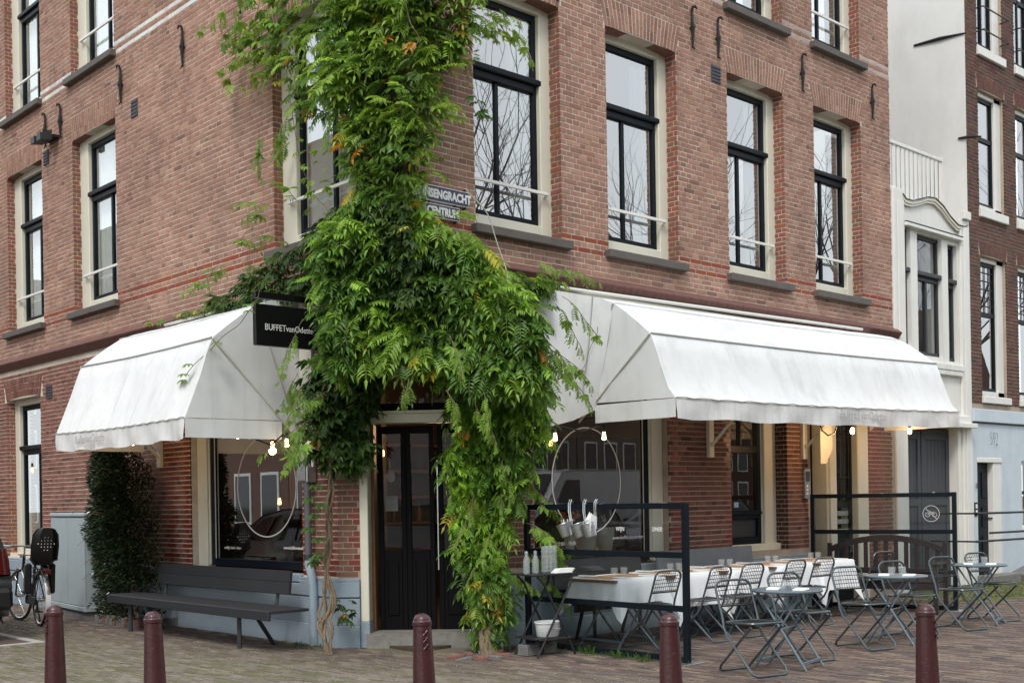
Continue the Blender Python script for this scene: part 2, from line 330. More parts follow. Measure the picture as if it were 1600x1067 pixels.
def lay(f, s0, s1, z0, z1, holes=(), colf=col_up, bands=(), glz=(), n0=-.02, n1=0.0, hide=(), ph=0, mt='brick'):
    i0 = int(round(z0 / HC)); i1 = int(round(z1 / HC))
    for i in range(i0, i1):
        za, zb = i * HC + .0072, (i + 1) * HC - .0072; zm = (za + zb) / 2
        st = i % 2 == 0
        pitch = .215 if st else .1075; off = (((i // 2) % 2) * .1075 if st else .05375) + ph
        k0 = math.floor((s0 - off) / pitch); k1 = math.ceil((s1 - off) / pitch)
        hs = sorted([(a, b) for a, b, c, d in holes if c <= zm <= d])
        for k in range(k0, k1):
            segs = [(max(s0, off + k * pitch + .0058), min(s1, off + (k + 1) * pitch - .0058))]
            for a, b in hs:
                nsg = []
                for u, v in segs:
                    if v <= a or u >= b: nsg.append((u, v)); continue
                    if u < a: nsg.append((u, a))
                    if v > b: nsg.append((b, v))
                segs = nsg
            for u, v in segs:
                if v - u < .022: continue
                sm = (u + v) / 2; cf, mm = colf, mt
                for za_, zb_, cf_ in bands:
                    if za_ <= zm <= zb_: cf = cf_
                for c0, wd in glz:      # toothed strips of glazed brick
                    if abs(sm - c0) < (wd if (i // 1) % 2 == 0 else wd * .55): cf, mm = col_glz, 'glazed'
                c = cf(sm, zm); pn = rnd.uniform(-.0018, .0022); j = rnd.uniform(-.0008, .0008)
                rk = rank(f, sm, zm, (v - u) * HC)
                if any(a <= sm <= b and c_ <= zm <= d for a, b, c_, d in hide): rk = 0
                bricks.append((f, [(u, za + j), (v, za - j), (v, zb - j), (u, zb + j)], n0, n1 + pn, c, mm, rk))
def arch(f, a, b, z, h=.345, rise=.035, n=None, colf=col_up, spl=.1, ztop=None):
    ztop = ztop or math.ceil((z + h) / HC - .4) * HC - .004; h = ztop - z
    n = n or int(round((b - a) / .062)) | 1
    def P(t, v):   # t along 0..1, v up 0..1
        s = a + (b - a) * t; r = rise * (1 - (2 * t - 1) ** 2)
        return (s + spl * (2 * t - 1) * v, z + r * (1 - v) + h * v)
    g = .0085 / (b - a)
    for i in range(n):
        t0, t1 = i / n + g, (i + 1) / n - g
        cuts = (0, .34, .66, 1) if i % 3 == 1 else (0, .66, 1) if i % 2 else (0, .34, 1)
        for v0, v1 in zip(cuts, cuts[1:]):
            q = [P(t0, v0 + .018), P(t1, v0 + .018), P(t1, v1 - .018), P(t0, v1 - .018)]
            c = tuple(v * .95 for v in colf(0, 0)); bricks.append((f, q, -.03, rnd.uniform(0, .003), c, 'brick', rank(f, q[0][0], z, .062 * h * (v1 - v0))))
def brick_geo(m, b):
    f, q, n0, n1, c, mm, rk = b; m.fr = f
    vs = [(s, n0, z) for s, z in q] + [(s, n1, z) for s, z in q]
    m.add(vs, [(4, 5, 6, 7), (0, 1, 5, 4), (1, 2, 6, 5), (2, 3, 7, 6), (3, 0, 4, 7)], c)
def emit_bricks(parent, limit):
    global bricks
    bricks.sort(key=lambda b: -b[6]); top = bricks[:limit]; rest = bricks[limit:]
    for b in top: m = MB(); brick_geo(m, b); m.build('brick', M[b[5]], parent)
    for mm in ('brick', 'glazed'):
        m = MB()
        for b in rest:
            if b[5] == mm: brick_geo(m, b)
        if m.v: m.build('brickwork' if mm == 'brick' else 'glazed_brickwork', M[mm], parent, kind='stuff')
    bricks = []
def wall_cells(m, s0, s1, z0, z1, holes, n0, n1):      # solid backing wall with openings
    ss = sorted({s0, s1} | {max(s0, min(s1, v)) for h in holes for v in h[:2]}); zs = sorted({z0, z1} | {max(z0, min(z1, v)) for h in holes for v in h[2:]})
    for a, b in zip(ss, ss[1:]):
        run = None
        for c, d in list(zip(zs, zs[1:])) + [(None, None)]:
            solid = c is not None and b - a > 1e-4 and d - c > 1e-4 and not any(h[0] <= (a + b) / 2 <= h[1] and h[2] <= (c + d) / 2 <= h[3] for h in holes)
            if solid: run = [run[0] if run else c, d]
            elif run: m.box(a, b, n0, n1, run[0], run[1]); run = None
# ---------------------------------------------------------------- corner building
B = thing('corner_building', 'red brick corner building with cafe on its ground floor', 'building')
ZT = 10.6
LW = [(9.195, 10.667), (6.544, 8.026), (.897, 2.419)]; RW = [(.95, 2.25), (3.02, 4.32), (5.36, 6.64), (7.385, 8.65)]
LH = [(a, b, 4.43, 7.02) for a, b in LW] + [(a, b, 7.94, 10.4) for a, b in LW]
RH = [(a, b, 4.44, 7.1) for a, b in RW] + [(a, b, 7.97, 10.45) for a, b in RW]
LG = [(9.4, 10.86, .76, 3.34), (1.94, 4.53, .70, 3.3)]
RG = [(1.74, 4.06, .70, 3.3), (5.32, 6.6, .80, 3.3), (7.17, 8.70, 0, 3.3)]
m = MB(fL); wall_cells(m, .006, 13, 3.6, ZT, LH, -.32, -.004); wall_cells(m, 1.25, 13, 0, 3.6, LG, -.32, -.006)
m.build('wall', M['mortar'], B)
m = MB(fR); wall_cells(m, 1.25, 9.5, 0, 3.6, RG, -.32, -.006); m.build('wall', M['mortar_dk'], B)  # darker mortar here carries the shade under the long awning
m = MB(fR); wall_cells(m, .32, 9.5, 3.6, ZT, RH, -.32, -.004)
m.build('wall', M['mortar'], B)
# chamfered entrance wall
m = MB(fC); wall_cells(m, 0, 1.768, 0, 3.6, [(.243, 1.525, 0, 3.1)], -.3, -.006); m.build('wall', M['mortar_dk'], B)
m = MB(); m.prism([(0.01, 0.01), (0.01, 1.3), (1.3, .01)], 3.45, 3.62, 2); m.build('overhang_soffit', M['mortar_dk'], B)
def rb(lst, pad=.07): return [(a - .0, b + .0, c, d) for a, b, c, d in lst]
def archholes(lst, h=.36, spl=.095): 
    out = []
    for a, b, c, d in lst:
        zt = math.ceil((d - .02 + .345) / HC - .4) * HC; n_ = 6
        for k in range(n_): out.append((a - spl * (k + .6) / n_, b + spl * (k + .6) / n_, d - .02 + (zt - d + .02) * k / n_, d - .02 + (zt - d + .02) * (k + 1) / n_))
    return out
white = lambda s, z: tuple(v * rnd.uniform(.9, 1.05) for v in (.74, .73, .7))
pinkw = lambda s, z: tuple(v * rnd.uniform(.9, 1.05) for v in (.5, .38, .36))
redb = lambda s, z: tuple(v * rnd.uniform(.85, 1.15) for v in (.27, .065, .035))
CORN_L, CORN_R = 3.96, 4.06
hideL = [(-1, 5.4, 2.2, 4.0), (4.9, 7, 0, 2.3), (-.1, 1.6, 3.4, 9), (2, 5, 0, .9), (0, 1.4, 0, 9), (6, 9.5, 0, 1.5)]
hideR = [(1.2, 9.4, 2.2, 4.0), (-.1, .9, 3.4, 7), (1, 9, 0, .95), (0, 1.7, 0, 4)]
lay(fL, 0.0, 11.8, 3.875, 10.2, LH + archholes([h for h in LH if h[2] < 5], .36), col_up, [(4.5, 4.5625, redb), (4.375, 4.4375, redb), (7.875, 7.9375, white), (8.0, 8.0625, white)], hide=hideL)
lay(fR, 0.0, 9.5, 3.9375, 9.4, RH + archholes([h for h in RH if h[2] < 5], .36), col_up, [(4.5, 4.5625, redb), (4.375, 4.4375, redb), (7.9375, 8.0, pinkw), (8.0625, 8.125, pinkw)], hide=hideR, ph=.03)
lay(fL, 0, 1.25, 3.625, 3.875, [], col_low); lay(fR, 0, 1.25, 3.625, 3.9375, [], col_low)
for a, b in LW: arch(fL, a, b, 7.0)
for a, b in RW: arch(fR, a, b, 7.08)
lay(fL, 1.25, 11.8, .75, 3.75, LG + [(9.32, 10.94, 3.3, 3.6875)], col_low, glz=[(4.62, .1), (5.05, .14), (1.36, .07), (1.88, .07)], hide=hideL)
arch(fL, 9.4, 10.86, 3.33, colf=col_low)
col_lr = lambda s, z: tuple(v * .72 for v in col_low(s, z))  # bricks darkened in colour for the shade under the long awning
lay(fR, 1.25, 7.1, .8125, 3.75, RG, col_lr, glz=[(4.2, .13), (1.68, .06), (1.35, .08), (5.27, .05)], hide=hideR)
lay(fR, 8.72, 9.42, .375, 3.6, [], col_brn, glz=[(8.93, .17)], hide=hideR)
# chamfer piers
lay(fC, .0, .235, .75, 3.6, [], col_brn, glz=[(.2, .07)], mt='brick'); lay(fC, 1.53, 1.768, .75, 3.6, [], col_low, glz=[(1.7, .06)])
# reveals in brick
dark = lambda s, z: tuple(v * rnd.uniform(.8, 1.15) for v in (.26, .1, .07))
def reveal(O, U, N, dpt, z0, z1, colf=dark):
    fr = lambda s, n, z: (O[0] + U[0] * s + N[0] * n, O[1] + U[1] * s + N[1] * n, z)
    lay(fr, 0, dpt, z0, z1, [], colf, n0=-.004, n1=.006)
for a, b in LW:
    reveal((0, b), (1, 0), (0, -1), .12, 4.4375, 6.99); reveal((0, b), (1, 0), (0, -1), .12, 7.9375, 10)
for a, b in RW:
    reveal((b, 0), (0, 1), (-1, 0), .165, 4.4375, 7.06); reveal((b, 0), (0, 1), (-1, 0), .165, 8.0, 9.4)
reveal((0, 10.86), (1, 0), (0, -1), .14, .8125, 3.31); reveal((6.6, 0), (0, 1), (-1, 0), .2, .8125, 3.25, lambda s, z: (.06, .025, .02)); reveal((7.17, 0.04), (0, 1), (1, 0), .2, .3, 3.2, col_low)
emit_bricks(B, 300)
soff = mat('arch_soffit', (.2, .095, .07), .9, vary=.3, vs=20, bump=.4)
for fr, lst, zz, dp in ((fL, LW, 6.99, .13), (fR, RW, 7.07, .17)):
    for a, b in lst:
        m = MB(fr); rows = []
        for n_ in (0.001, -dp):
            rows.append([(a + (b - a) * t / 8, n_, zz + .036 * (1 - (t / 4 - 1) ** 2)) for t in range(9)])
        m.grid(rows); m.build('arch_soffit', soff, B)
# cornice between the floors
cm = mat('moulded_cornice_brick', (.14, .06, .048), .7, vary=.2, vs=14, bump=.3, bs=40)
for fr, a, b, z in ((fL, 0.0, 13, CORN_L), (fR, 0.0, 9.6, CORN_R)):
    m = MB(fr); n = int((b - a) / .11)
    for k in range(n):
        s0, s1 = a + k * (b - a) / n + .002, a + (k + 1) * (b - a) / n - .002; j = rnd.uniform(-.002, .002)
        prof = [(-.005, z - .13), (.03, z - .13), (.1 + j, z - .035), (.1 + j, z - .02), (.0 - .005, z + .06)]
        m.add([(s, p, q) for s in (s0, s1) for p, q in prof], [(0, 1, 2, 3, 4), (9, 8, 7, 6, 5)] + [(i, i + 5, (i + 1) % 5 + 5, (i + 1) % 5) for i in range(5)])
    m.build('cornice', cm, B)
# plinth of painted render
m = MB(fL)
def plinth(m, s0, s1, top, steps):
    for n, za, zb in steps: m.bev(s0, s1, -.01, n, za, min(zb, top), .006)
PL = [(.075, -.02, .235), (.05, .235, .52), (.035, .52, .535), (.06, .535, .70), (.045, .70, .735)]
plinth(m, 1.93, 9.36, .735, PL[:3] + [(.06, .535, .66)]); plinth(m, 1.22, 1.93, .75, PL); plinth(m, 4.56, 9.36, .75, PL[3:]); plinth(m, 9.36, 13, .75, PL)
m.build('plinth', M['plinth'], B)
m = MB(fR); plinth(m, 1.22, 1.73, .8, PL); plinth(m, 1.73, 4.07, .66, PL); plinth(m, 4.07, 5.3, .8, PL); plinth(m, 5.3, 6.62, .78, PL); plinth(m, 6.62, 7.14, .8, PL); m.build('plinth', M['plinth'], B)
for q0, q1 in ((-.03, .236), (1.532, 1.8)): m = MB(fC); plinth(m, q0, q1, .75, PL); m.build('plinth', M['plinth'], B)
# rooms behind the glass
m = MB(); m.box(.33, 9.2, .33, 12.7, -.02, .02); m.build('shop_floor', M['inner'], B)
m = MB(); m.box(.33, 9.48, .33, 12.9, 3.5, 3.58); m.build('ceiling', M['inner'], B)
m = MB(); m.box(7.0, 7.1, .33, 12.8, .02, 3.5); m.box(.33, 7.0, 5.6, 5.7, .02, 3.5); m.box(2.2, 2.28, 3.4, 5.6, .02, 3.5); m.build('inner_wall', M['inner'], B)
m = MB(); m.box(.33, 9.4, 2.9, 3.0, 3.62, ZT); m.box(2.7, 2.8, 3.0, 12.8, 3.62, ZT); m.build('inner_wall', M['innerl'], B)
m = MB(); m.box(.33, 9.48, .33, 12.9, 7.45, 7.55); m.box(0, 9.5, 0, 13, ZT, ZT + .15); m.build('ceiling', M['innerl'], B)

# ---------------------------------------------------------------- windows of the corner building
def sash_window(f, a, b, z0, z1, zt, dp, jl, jr, name_m, par=B, gm_='pane', sill=True, mull=-.1, bar=True, rail=.17):
    w = thing('window', None, None); w.parent = par
    n = -dp
    m = MB(f); m.bev(a, a + jl, n - .1, n, z0, z1 + .04, .008); m.bev(b - jr, b, n - .1, n, z0, z1 + .04, .008); m.bev(a + jl, b - jr, n - .1, n, z0, z0 + rail, .008); m.bev(a + jl, b - jr, n - .1, n, z1 - .055, z1 + .04, .006)
    m.box(a + jl * .55, a + jl + .02, n - .12, n - .03, z0 + rail, z1 - .05)
    m.build('frame', M['cream'], w)
    fa, fb, za, zb = a + jl, b - jr, z0 + rail, z1 - .055
    m = MB(f); t = .055; k = n - .055
    m.bev(fa, fa + t, k - .06, k, za, zb, .005); m.bev(fb - t, fb, k - .06, k, za, zb, .005)
    m.bev(fa + t, fb - t, k - .06, k, zb - .075, zb, .005); m.bev(fa + t, fb - t, k - .06, k - .004, za, za + .07, .005)
    m.bev(fa - .03, fb + .03, k - .07, k + .06, zt - .02, zt + .05, .012); m.bev(fa + t, fb - t, k - .05, k + .02, zt - .1, zt - .02, .006)
    c = (fa + fb) / 2 + mull
    m.bev(c - .026, c + .026, k - .05, k - .006, za + .07, zt - .1, .005)
    m.build('sash', M['black'], w)
    MB(f).add([(fa + t, k - .03, za + .07), (fb - t, k - .03, za + .07), (fb - t, k - .03, zt - .1), (fa + t, k - .03, zt - .1)], [(0, 1, 2, 3)]).build('pane', M[gm_], w)
    MB(f).add([(fa + t, k - .03, zt + .04), (fb - t, k - .03, zt + .04), (fb - t, k - .03, zb - .07), (fa + t, k - .03, zb - .07)], [(0, 1, 2, 3)]).build('pane', M[gm_], w)
    if sill: MB(f).bev(a - .06, b + .1, -dp, .09, z0 - .1, z0 - .002, .01).build('sill', M['stone'], w)
    if bar:
        m = MB(f); zb_ = z0 + .53; m.bev(a + .02, b - jr * .6, n + .035, n + .06, zb_ - .018, zb_ + .018, .004)
        for s in (a + jl * .5, b - jr * .75): m.box(s - .012, s + .012, n, n + .036, zb_ - .035, zb_ + .01)
        m.build('safety_bar', M['white'], w)
    return w
def curtain(f, s0, s1, z0, z1, n, label, amp=.035, per=.11):
    rows = []
    K = max(8, int((s1 - s0) / .018)); ph = rnd.random() * 6
    for z in (z0, (z0 + z1) / 2, z1): rows.append([(s0 + (s1 - s0) * i / K, n + amp * math.sin(2 * PI * (s1 - s0) * i / K / per + ph + .4 * math.sin(i * .21)) + .01 * math.sin(i * .9), z) for i in range(K + 1)])
    return tag(MB(f).grid(rows).build('curtain', M['curtain'], None), label, 'curtain', 'curtains behind the upstairs windows')
for i, (a, b) in enumerate(LW):
    sash_window(fL, a, b, 4.45, 6.99, 6.17, .12, .13, .28, 'w', bar=True, rail=.15, mull=-.12, gm_='panel'); sash_window(fL, a, b, 7.95, 10.4, 9.62 if i < 2 else 9.62, .12, .13, .28, 'w', rail=.15, mull=-.12, gm_='panel')
for i, (a, b) in enumerate(RW):
    sash_window(fR, a, b, 4.46, 7.07, 6.23, .165, .13, .16, 'w'); sash_window(fR, a, b, 7.99, 10.45, 9.7, .165, .13, .16, 'w')
for (f, s0, s1, lab) in ((fR, 1.72, 2.2, 'grey net curtain at the right edge of the large first floor window beside the climber'),
    (fR, 3.8, 4.28, 'net curtain in the second first floor window from the climber'), (fR, 6.1, 6.6, 'net curtain in the third first floor window from the climber'),
    (fR, 8.2, 8.62, 'net curtain in the first floor window nearest the white house'), (fL, 1.2, 2.38, 'pale curtain in the window half hidden by the climbing vine'), (fL, 7.25, 8.0, 'curtain behind the side street window nearest the white awning'), (fL, 9.9, 10.64, 'curtain in the first floor window at the left edge')):
    curtain(f, s0, s1, 4.62, 6.9, -.31, lab, .028)
for (f, s0, s1, lab) in ((fR, 8.2, 8.62, 'curtain in the top right window above the last iron wall anchor'), (fR, 6.15, 6.6, 'curtain in the second floor window above the air vent'), (fL, 7.25, 8.0, 'curtain in the upper window above the pair of wall anchors'), (fL, 9.9, 10.64, 'curtain in the second floor window at the left edge')):
    curtain(f, s0, s1, 8.1, 10.2, -.31, lab, .028)
# ground floor windows
sash_window(fL, 9.4, 10.86, .78, 3.3, 2.53, .14, .13, .2, 'w', sill=False, bar=False, rail=.1, gm_='panel')
def shop(f, a, b, z0, z1, jl, jr, dp, name='shop_window', gm_='shop'):
    w = thing(name, None, None); w.parent = B; n = -dp
    m = MB(f)
    if jl: m.bev(a, a + jl, n - .12, n, z0 - .02, z1, .01); m.build('frame', M['cream'], w); m = MB(f)
    if jr: m.bev(b - jr, b, n - .12, n, z0 - .02, z1, .01); m.bev(b - jr - .02, b - jr * .55, n - .14, n - .03, z0, z1, .008)
    m.build('frame', M['cream'], w)
    a2, b2 = a + jl, b - jr; m = MB(f); k = n - .05
    for q in ((a2, a2 + .1, z0, z1), (b2 - .1, b2, z0, z1), (a2 + .1, b2 - .1, z0, z0 + .09), (a2 + .1, b2 - .1, z1 - .1, z1)): m.bev(q[0], q[1], k - .07, k, q[2], q[3], .006)
    m.build('sash', M['black'], w)
    for s in (a2 + .1, b2 - .1): MB(f).box(s - .006, s + .006, k - .02, k - .008, z0 + .09, z1 - .1).build('bead', M['alu'], w)
    MB(f).add([(a2 + .1, k - .035, z0 + .09), (b2 - .1, k - .035, z0 + .09), (b2 - .1, k - .035, z1 - .1), (a2 + .1, k - .035, z1 - .1)], [(0, 1, 2, 3)]).build('pane', M[gm_], w)
    MB(f).bev(a + .02, b - .02, -.1, .03, z0 - .12, z0 - .03, .01).build('sill', M['plinth'], w)
    return w
wl = shop(fL, 1.94, 4.53, .79, 3.3, .02, .24, .1, gm_='shopl'); wr = shop(fR, 1.74, 4.06, .79, 3.3, .02, .2, .1)
w2 = thing('window', None, None); w2.parent = B
m = MB(fR); m.bev(6.33, 6.6, -.32, -.19, .82, 3.3, .01); m.bev(5.32, 6.6, -.3, -.12, .80, .9, .01); m.bev(6.3, 6.45, -.34, -.24, .9, 3.3, .008); m.build('frame', M['cream'], w2)
m = MB(fR)
for q in ((5.32, 5.4, .9, 3.3), (6.22, 6.3, .9, 3.3), (5.4, 6.22, 2.13, 2.23), (5.4, 6.22, .9, 1.0), (5.4, 6.22, 1.24, 1.36), (5.5, 5.54, 1.0, 1.24)): m.bev(q[0], q[1], -.31, -.23, q[2], q[3], .006)
m.bev(5.34, 6.28, -.3, -.2, 1.3, 1.34, .006); m.bev(5.84, 5.88, -.31, -.235, 2.23, 3.3, .006); m.build('sash', M['black'], w2)
MB(fR).box(5.4, 6.22, -.3, -.27, 1.0, 1.24).build('lower_panel', M['darkgrey'], w2)
MB(fR).add([(5.4, -.27, 1.36), (6.22, -.27, 1.36), (6.22, -.27, 3.3), (5.4, -.27, 3.3)], [(0, 1, 2, 3)]).build('pane', M['shop'], w2)
MB(fR).box(5.72, 5.82, -.262, -.258, 1.4, 1.47).build('sticker', mat('blue_sticker', (.3, .5, .6), .5, vary=0, bump=0), w2)
# window decals: large thin rings
def ring(f, cs, cz, rs, rz, n, r=.008, name='ring_decal', m_=None, K=56):
    vs = []
    for k in range(K):
        a = 2 * PI * k / K
        for q in (-1, 1): vs.append((cs + (rs + q * r) * math.cos(a), n, cz + (rz + q * r) * math.sin(a)))
    return MB(f).add(vs, [(2 * k, 2 * k + 1, (2 * k + 3) % (2 * K), (2 * k + 2) % (2 * K)) for k in range(K)])
ring(fL, 3.0, 1.76, .66, .6, -.181).build('ring_decal', M['lettw'], wl); ring(fR, 2.78, 1.76, .58, .62, -.181).build('ring_decal', M['lettw'], wr)
text('www.buffet-vanodette.nl', .055, (.176, 2.62, 1.02), (0, -1, 0), (0, 0, 1), M['lettw'], 'lettering', wl)
text('ontbijt  lunch  diner', .05, (.176, 4.0, 1.0), (0, -1, 0), (0, 0, 1), M['lettw'], 'lettering', wl)
text('10:00 - 18:00', .06, (2.25, .176, 1.02), (1, 0, 0), (0, 0, 1), M['lettw'], 'lettering', wr)
text('www.buffet-amsterdam.nl', .06, (3.2, .176, 1.06), (1, 0, 0), (0, 0, 1), M['lettw'], 'lettering', wr)
# ---------------------------------------------------------------- entrance
D = thing('entrance_door', None, None); D.parent = B
m = MB(fC); m.bev(.243, .333, -.24, .03, .27, 3.1, .008); m.bev(1.44, 1.525, -.24, .03, .27, 3.1, .008); m.bev(.333, 1.44, -.22, .0, 2.40, 2.50, .008); m.bev(.34, 1.43, -.2, .02, 2.5, 2.53, .004); m.build('door_frame', M['cream'], D)
m = MB(fC); m.bev(.238, .338, -.24, .045, -.01, .27, .006); m.bev(1.436, 1.53, -.24, .045, -.01, .27, .006); m.build('frame_foot', M['plinth'], D)
m = MB(fC); m.bev(.333, .37, -.4, -.2, .15, 2.4, .004); m.build('door_lining', M['woodbr'], D)
for s0, s1 in ((.40, .71), (.71, 1.02), (1.06, 1.43)):
    m = MB(fC)
    for q in ((s0, s0 + .055, .15, 2.38), (s1 - .055, s1, .15, 2.38), (s0 + .055, s1 - .055, .15, 1.02), (s0 + .055, s1 - .055, 2.3, 2.38)): m.bev(q[0], q[1], -.34, -.29, q[2], q[3], .005)
    m.bev(s0 + .09, s1 - .09, -.3, -.28, .3, .9, .01)
    m.build('door_leaf', M['doorblk'], D); MB(fC).add([(s0 + .055, -.32, 1.02), (s1 - .055, -.32, 1.02), (s1 - .055, -.32, 2.3), (s0 + .055, -.32, 2.3)], [(0, 1, 2, 3)]).build('pane', M['doorg'], D)
MB(fC).box(1.05, 1.062, -.29, -.27, .8, 2.0).build('pull_bar', M['steel'], D)
m = MB(fC)
for q in ((.333, .40, 2.53, 3.1), (1.38, 1.44, 2.53, 3.1), (.40, 1.38, 2.53, 2.62), (.40, 1.38, 3.02, 3.1)): m.bev(q[0], q[1], -.2, -.14, q[2], q[3], .005)
m.build('transom_frame', M['doorblk'], D); MB(fC).add([(.4, -.17, 2.62), (1.38, -.17, 2.62), (1.38, -.17, 3.02), (.4, -.17, 3.02)], [(0, 1, 2, 3)]).build('transom_pane', M['doorg'], D)
m = MB(fC); vs = [(.545 + .05 * math.cos(a * PI / 10), -.286, 1.83 + .062 * math.sin(a * PI / 10)) for a in range(20)]; m.add(vs, [tuple(range(20))]); m.build('round_sticker', mat('grey_sticker', (.25, .24, .24), .6, vary=0, bump=0), D)
MB(fC).box(.48, .62, -.285, -.28, 1.45, 1.62).build('notice', M['concrete'], D)
m = MB(fC); pr = [(.30, -.3)] + [(.30 + 1.2 * t / 12, .06 + .04 * math.sin(PI * t / 12)) for t in range(13)] + [(1.5, -.3)]
m.prism([(a, b) for a, b in pr], -.02, .145, 2); m.build('doorstep', M['bluestone'], D)
# hanging lamp behind the transom
hl = thing('hanging_lamp', 'amber glass lamp glowing behind the transom above the door', 'lamp', fC(.68, -.6, 2.9))
MB().lathe([(.02, .09), (.03, .07), (.06, .03), (.07, -.02), (.05, -.07), (.02, -.08)], n=14).build('lamp_shade', mat('amber_glass', (.5, .2, .04), .15, vary=.1, bump=0), hl)
MB().lathe([(.012, -.012), (.03, .0), (.012, .03)], n=10).build('bulb', M['bulbin'], hl); MB().tube([(0, 0, .09), (0, 0, .6)], .004, 6).build('cord', M['black'], hl)
# ---------------------------------------------------------------- small fixtures on the facade
def anchor(f, s, z, label, h=.5):
    t = thing('wall_anchor', label, 'wall anchor', f(s, .02, z), 0, 'iron wall anchors on the brick facades')
    u = MB(lambda a, b, c: tuple(Vector(f(s + a, b, z + c)) - Vector(f(s, .02, z))))
    u.tube([(0, .03, -h / 2), (0.005, .035, -.1), (0, .04, 0), (-.004, .035, .1), (0, .03, h / 2 - .03)], [.013, .02, .03, .02, .016], 7)
    u.build('anchor_bar', M['iron'], t)
    u = MB(u.fr); u.tube([(0, .03, h / 2 - .04), (0, .045, h / 2 + .01), (.03, .06, h / 2 + .02), (.075, .05, h / 2)], [.018, .018, .016, .01], 6); u.build('hook', M['iron'], t)
    u = MB(u.fr); u.tube([(0, .0, 0), (0, .07, 0)], .022, 7); u.tube([(-.01, .03, -h / 2 + .02), (.03, .05, -h / 2 - .02)], [.014, .007], 6); u.build('bolt', M['iron'], t)
for s, lab in ((4.62, 'iron wall anchor above the gap after the second window, left one of two'), (5.15, 'iron wall anchor just above the small air vent on the canal front'), (7.08, 'iron wall anchor between the third and fourth canal front windows'), (8.95, 'iron wall anchor nearest the white neighbouring house'), (2.17, 'iron wall anchor at the top edge above the largest window')):
    anchor(fR, s, 7.47 if s > 3 else 7.4, lab)
for s, lab in ((8.95, 'iron wall anchor at the left end of the side street front'), (8.37, 'iron wall anchor right beside the small floodlights'), (6.29, 'iron wall anchor above the window beside the white banded brick'), (4.49, 'lone iron wall anchor in the middle of the blank side wall'), (3.05, 'iron wall anchor partly behind the climber at the top')):
    anchor(fL, s, 7.39 if s > 4 else 7.62, lab)
t = thing('floodlight', 'pair of small grey floodlights between two wall anchors', 'floodlight', (-.1, 8.68, 7.2))
for dy in (-.14, .1):
    MB().prism([(-.02, -.07), (-.2, -.1), (-.2, .0), (-.02, .08)], dy - .07, dy + .07, 1).build('lamp_head', M['darkgrey'], t)
MB().box(-.0, .1, -.2, .18, -.02, .02).build('bracket', M['iron'], t)
def vent(f, s0, s1, z0, z1, lab):
    c = f((s0 + s1) / 2, 0, (z0 + z1) / 2); t = thing('air_vent', lab, 'air vent', c, 0, 'cast iron air vents in the brickwork')
    fr = lambda a, b, d: tuple(Vector(f(a, b, d)) - Vector(c)); vm = mat('vent_iron', (.06, .06, .075), .6, vary=.2)
    MB(fr).bev(s0, s1, -.03, .004, z0, z1, .004).build('backing', vm, t)
    m = MB(fr); n = 5
    for k in range(n): m.bev(s0 + .008, s1 - .008, .004, .016, z0 + (z1 - z0) * (k + .15) / n, z0 + (z1 - z0) * (k + .62) / n, .002)
    for k in range(6): a = s0 + (s1 - s0) * (k + .5) / 6; m.box(a - .006, a + .006, .004, .012, z0, z1)
    m.build('grille', vm, t)
vent(fR, 5.03, 5.23, 6.9, 7.12, 'air vent left of the third canal front window'); vent(fL, 8.9, 9.1, 6.88, 7.1, 'air vent below the floodlights'); vent(fL, 5.83, 6.03, 6.86, 7.1, 'air vent right of the side street window arch'); vent(fL, 8.92, 9.16, 3.25, 3.46, 'air vent beside the ground floor window at the left edge')
# street name signs
def street_sign(x0, x1, z0, z1, word, sz, lab):
    t = thing('street_sign', lab, 'street sign', (x0, -.02, z0))
    MB().bev(0, x1 - x0, -.012, .018, 0, z1 - z0, .003).build('plate', M['lettw'], t)
    MB().bev(.008, x1 - x0 - .008, -.016, .0, .008, z1 - z0 - .008, .002).build('field', M['enamel'], t)
    o_ = text(word, sz, ((x1 - x0) / 2, -.0175, (z1 - z0) / 2 - sz * .35), (1, 0, 0), (0, 0, 1), M['lettw'], 'lettering', t, squeeze=.8, align='CENTER', bold=.006)
    for q in ((.05, 1), (x1 - x0 - .05, 1), (.05, 0), (x1 - x0 - .05, 0)): MB().tube([(q[0], -.02, (z1 - z0) * q[1] + (.012 if q[1] else -.012)), (q[0], .02, (z1 - z0) * q[1] + (.012 if q[1] else -.012))], .01, 6).build('screw', M['iron'], t)
street_sign(.13, .83, 4.605, 4.765, 'PRINSENGRACHT', .118, 'dark blue street name sign reading PRINSENGRACHT')
street_sign(.25, .70, 4.44, 4.58, 'CENTRUM', .112, 'smaller dark blue street sign reading CENTRUM')
# drain pipe, meter box, conduit
t = thing('drain_pipe', 'drain pipe on the left pier, dark above and blue grey below', 'drain pipe', (-.1, 1.6, 0))
MB().tube([(0, -.01, .0), (0, -.01, .62), (-.01, 0, .76), (.0, .07, .88), (0, .07, .95)], .048, 12).build('lower_pipe', M['plinth'], t)
MB().tube([(0, .075, .93), (0, .075, 1.78)], .04, 12).build('upper_pipe', M['zinc'] if 0 else mat('dull_grey_pipe', (.09, .095, .1), .5, vary=.15), t)
MB().tube([(0, .075, .93), (0, .075, .99)], .052, 12).build('collar', M['darkgrey'], t)
MB().tube([(.02, -.01, 1.95), (.02, -.01, 3.8)], .015, 8).build('conduit', M['alu'], t)
t = thing('meter_box', 'small grey metal meter box on the pier below the cream board', 'meter box', (-.09, 1.72, 1.78))
MB().bev(-.05, .08, -.1, .1, 0, .3, .008).build('case', M['zinc'], t); MB().bev(-.062, -.05, -.08, .08, .02, .28, .004).build('lid', mat('meter_lid', (.2, .21, .22), .5, vary=.2), t)
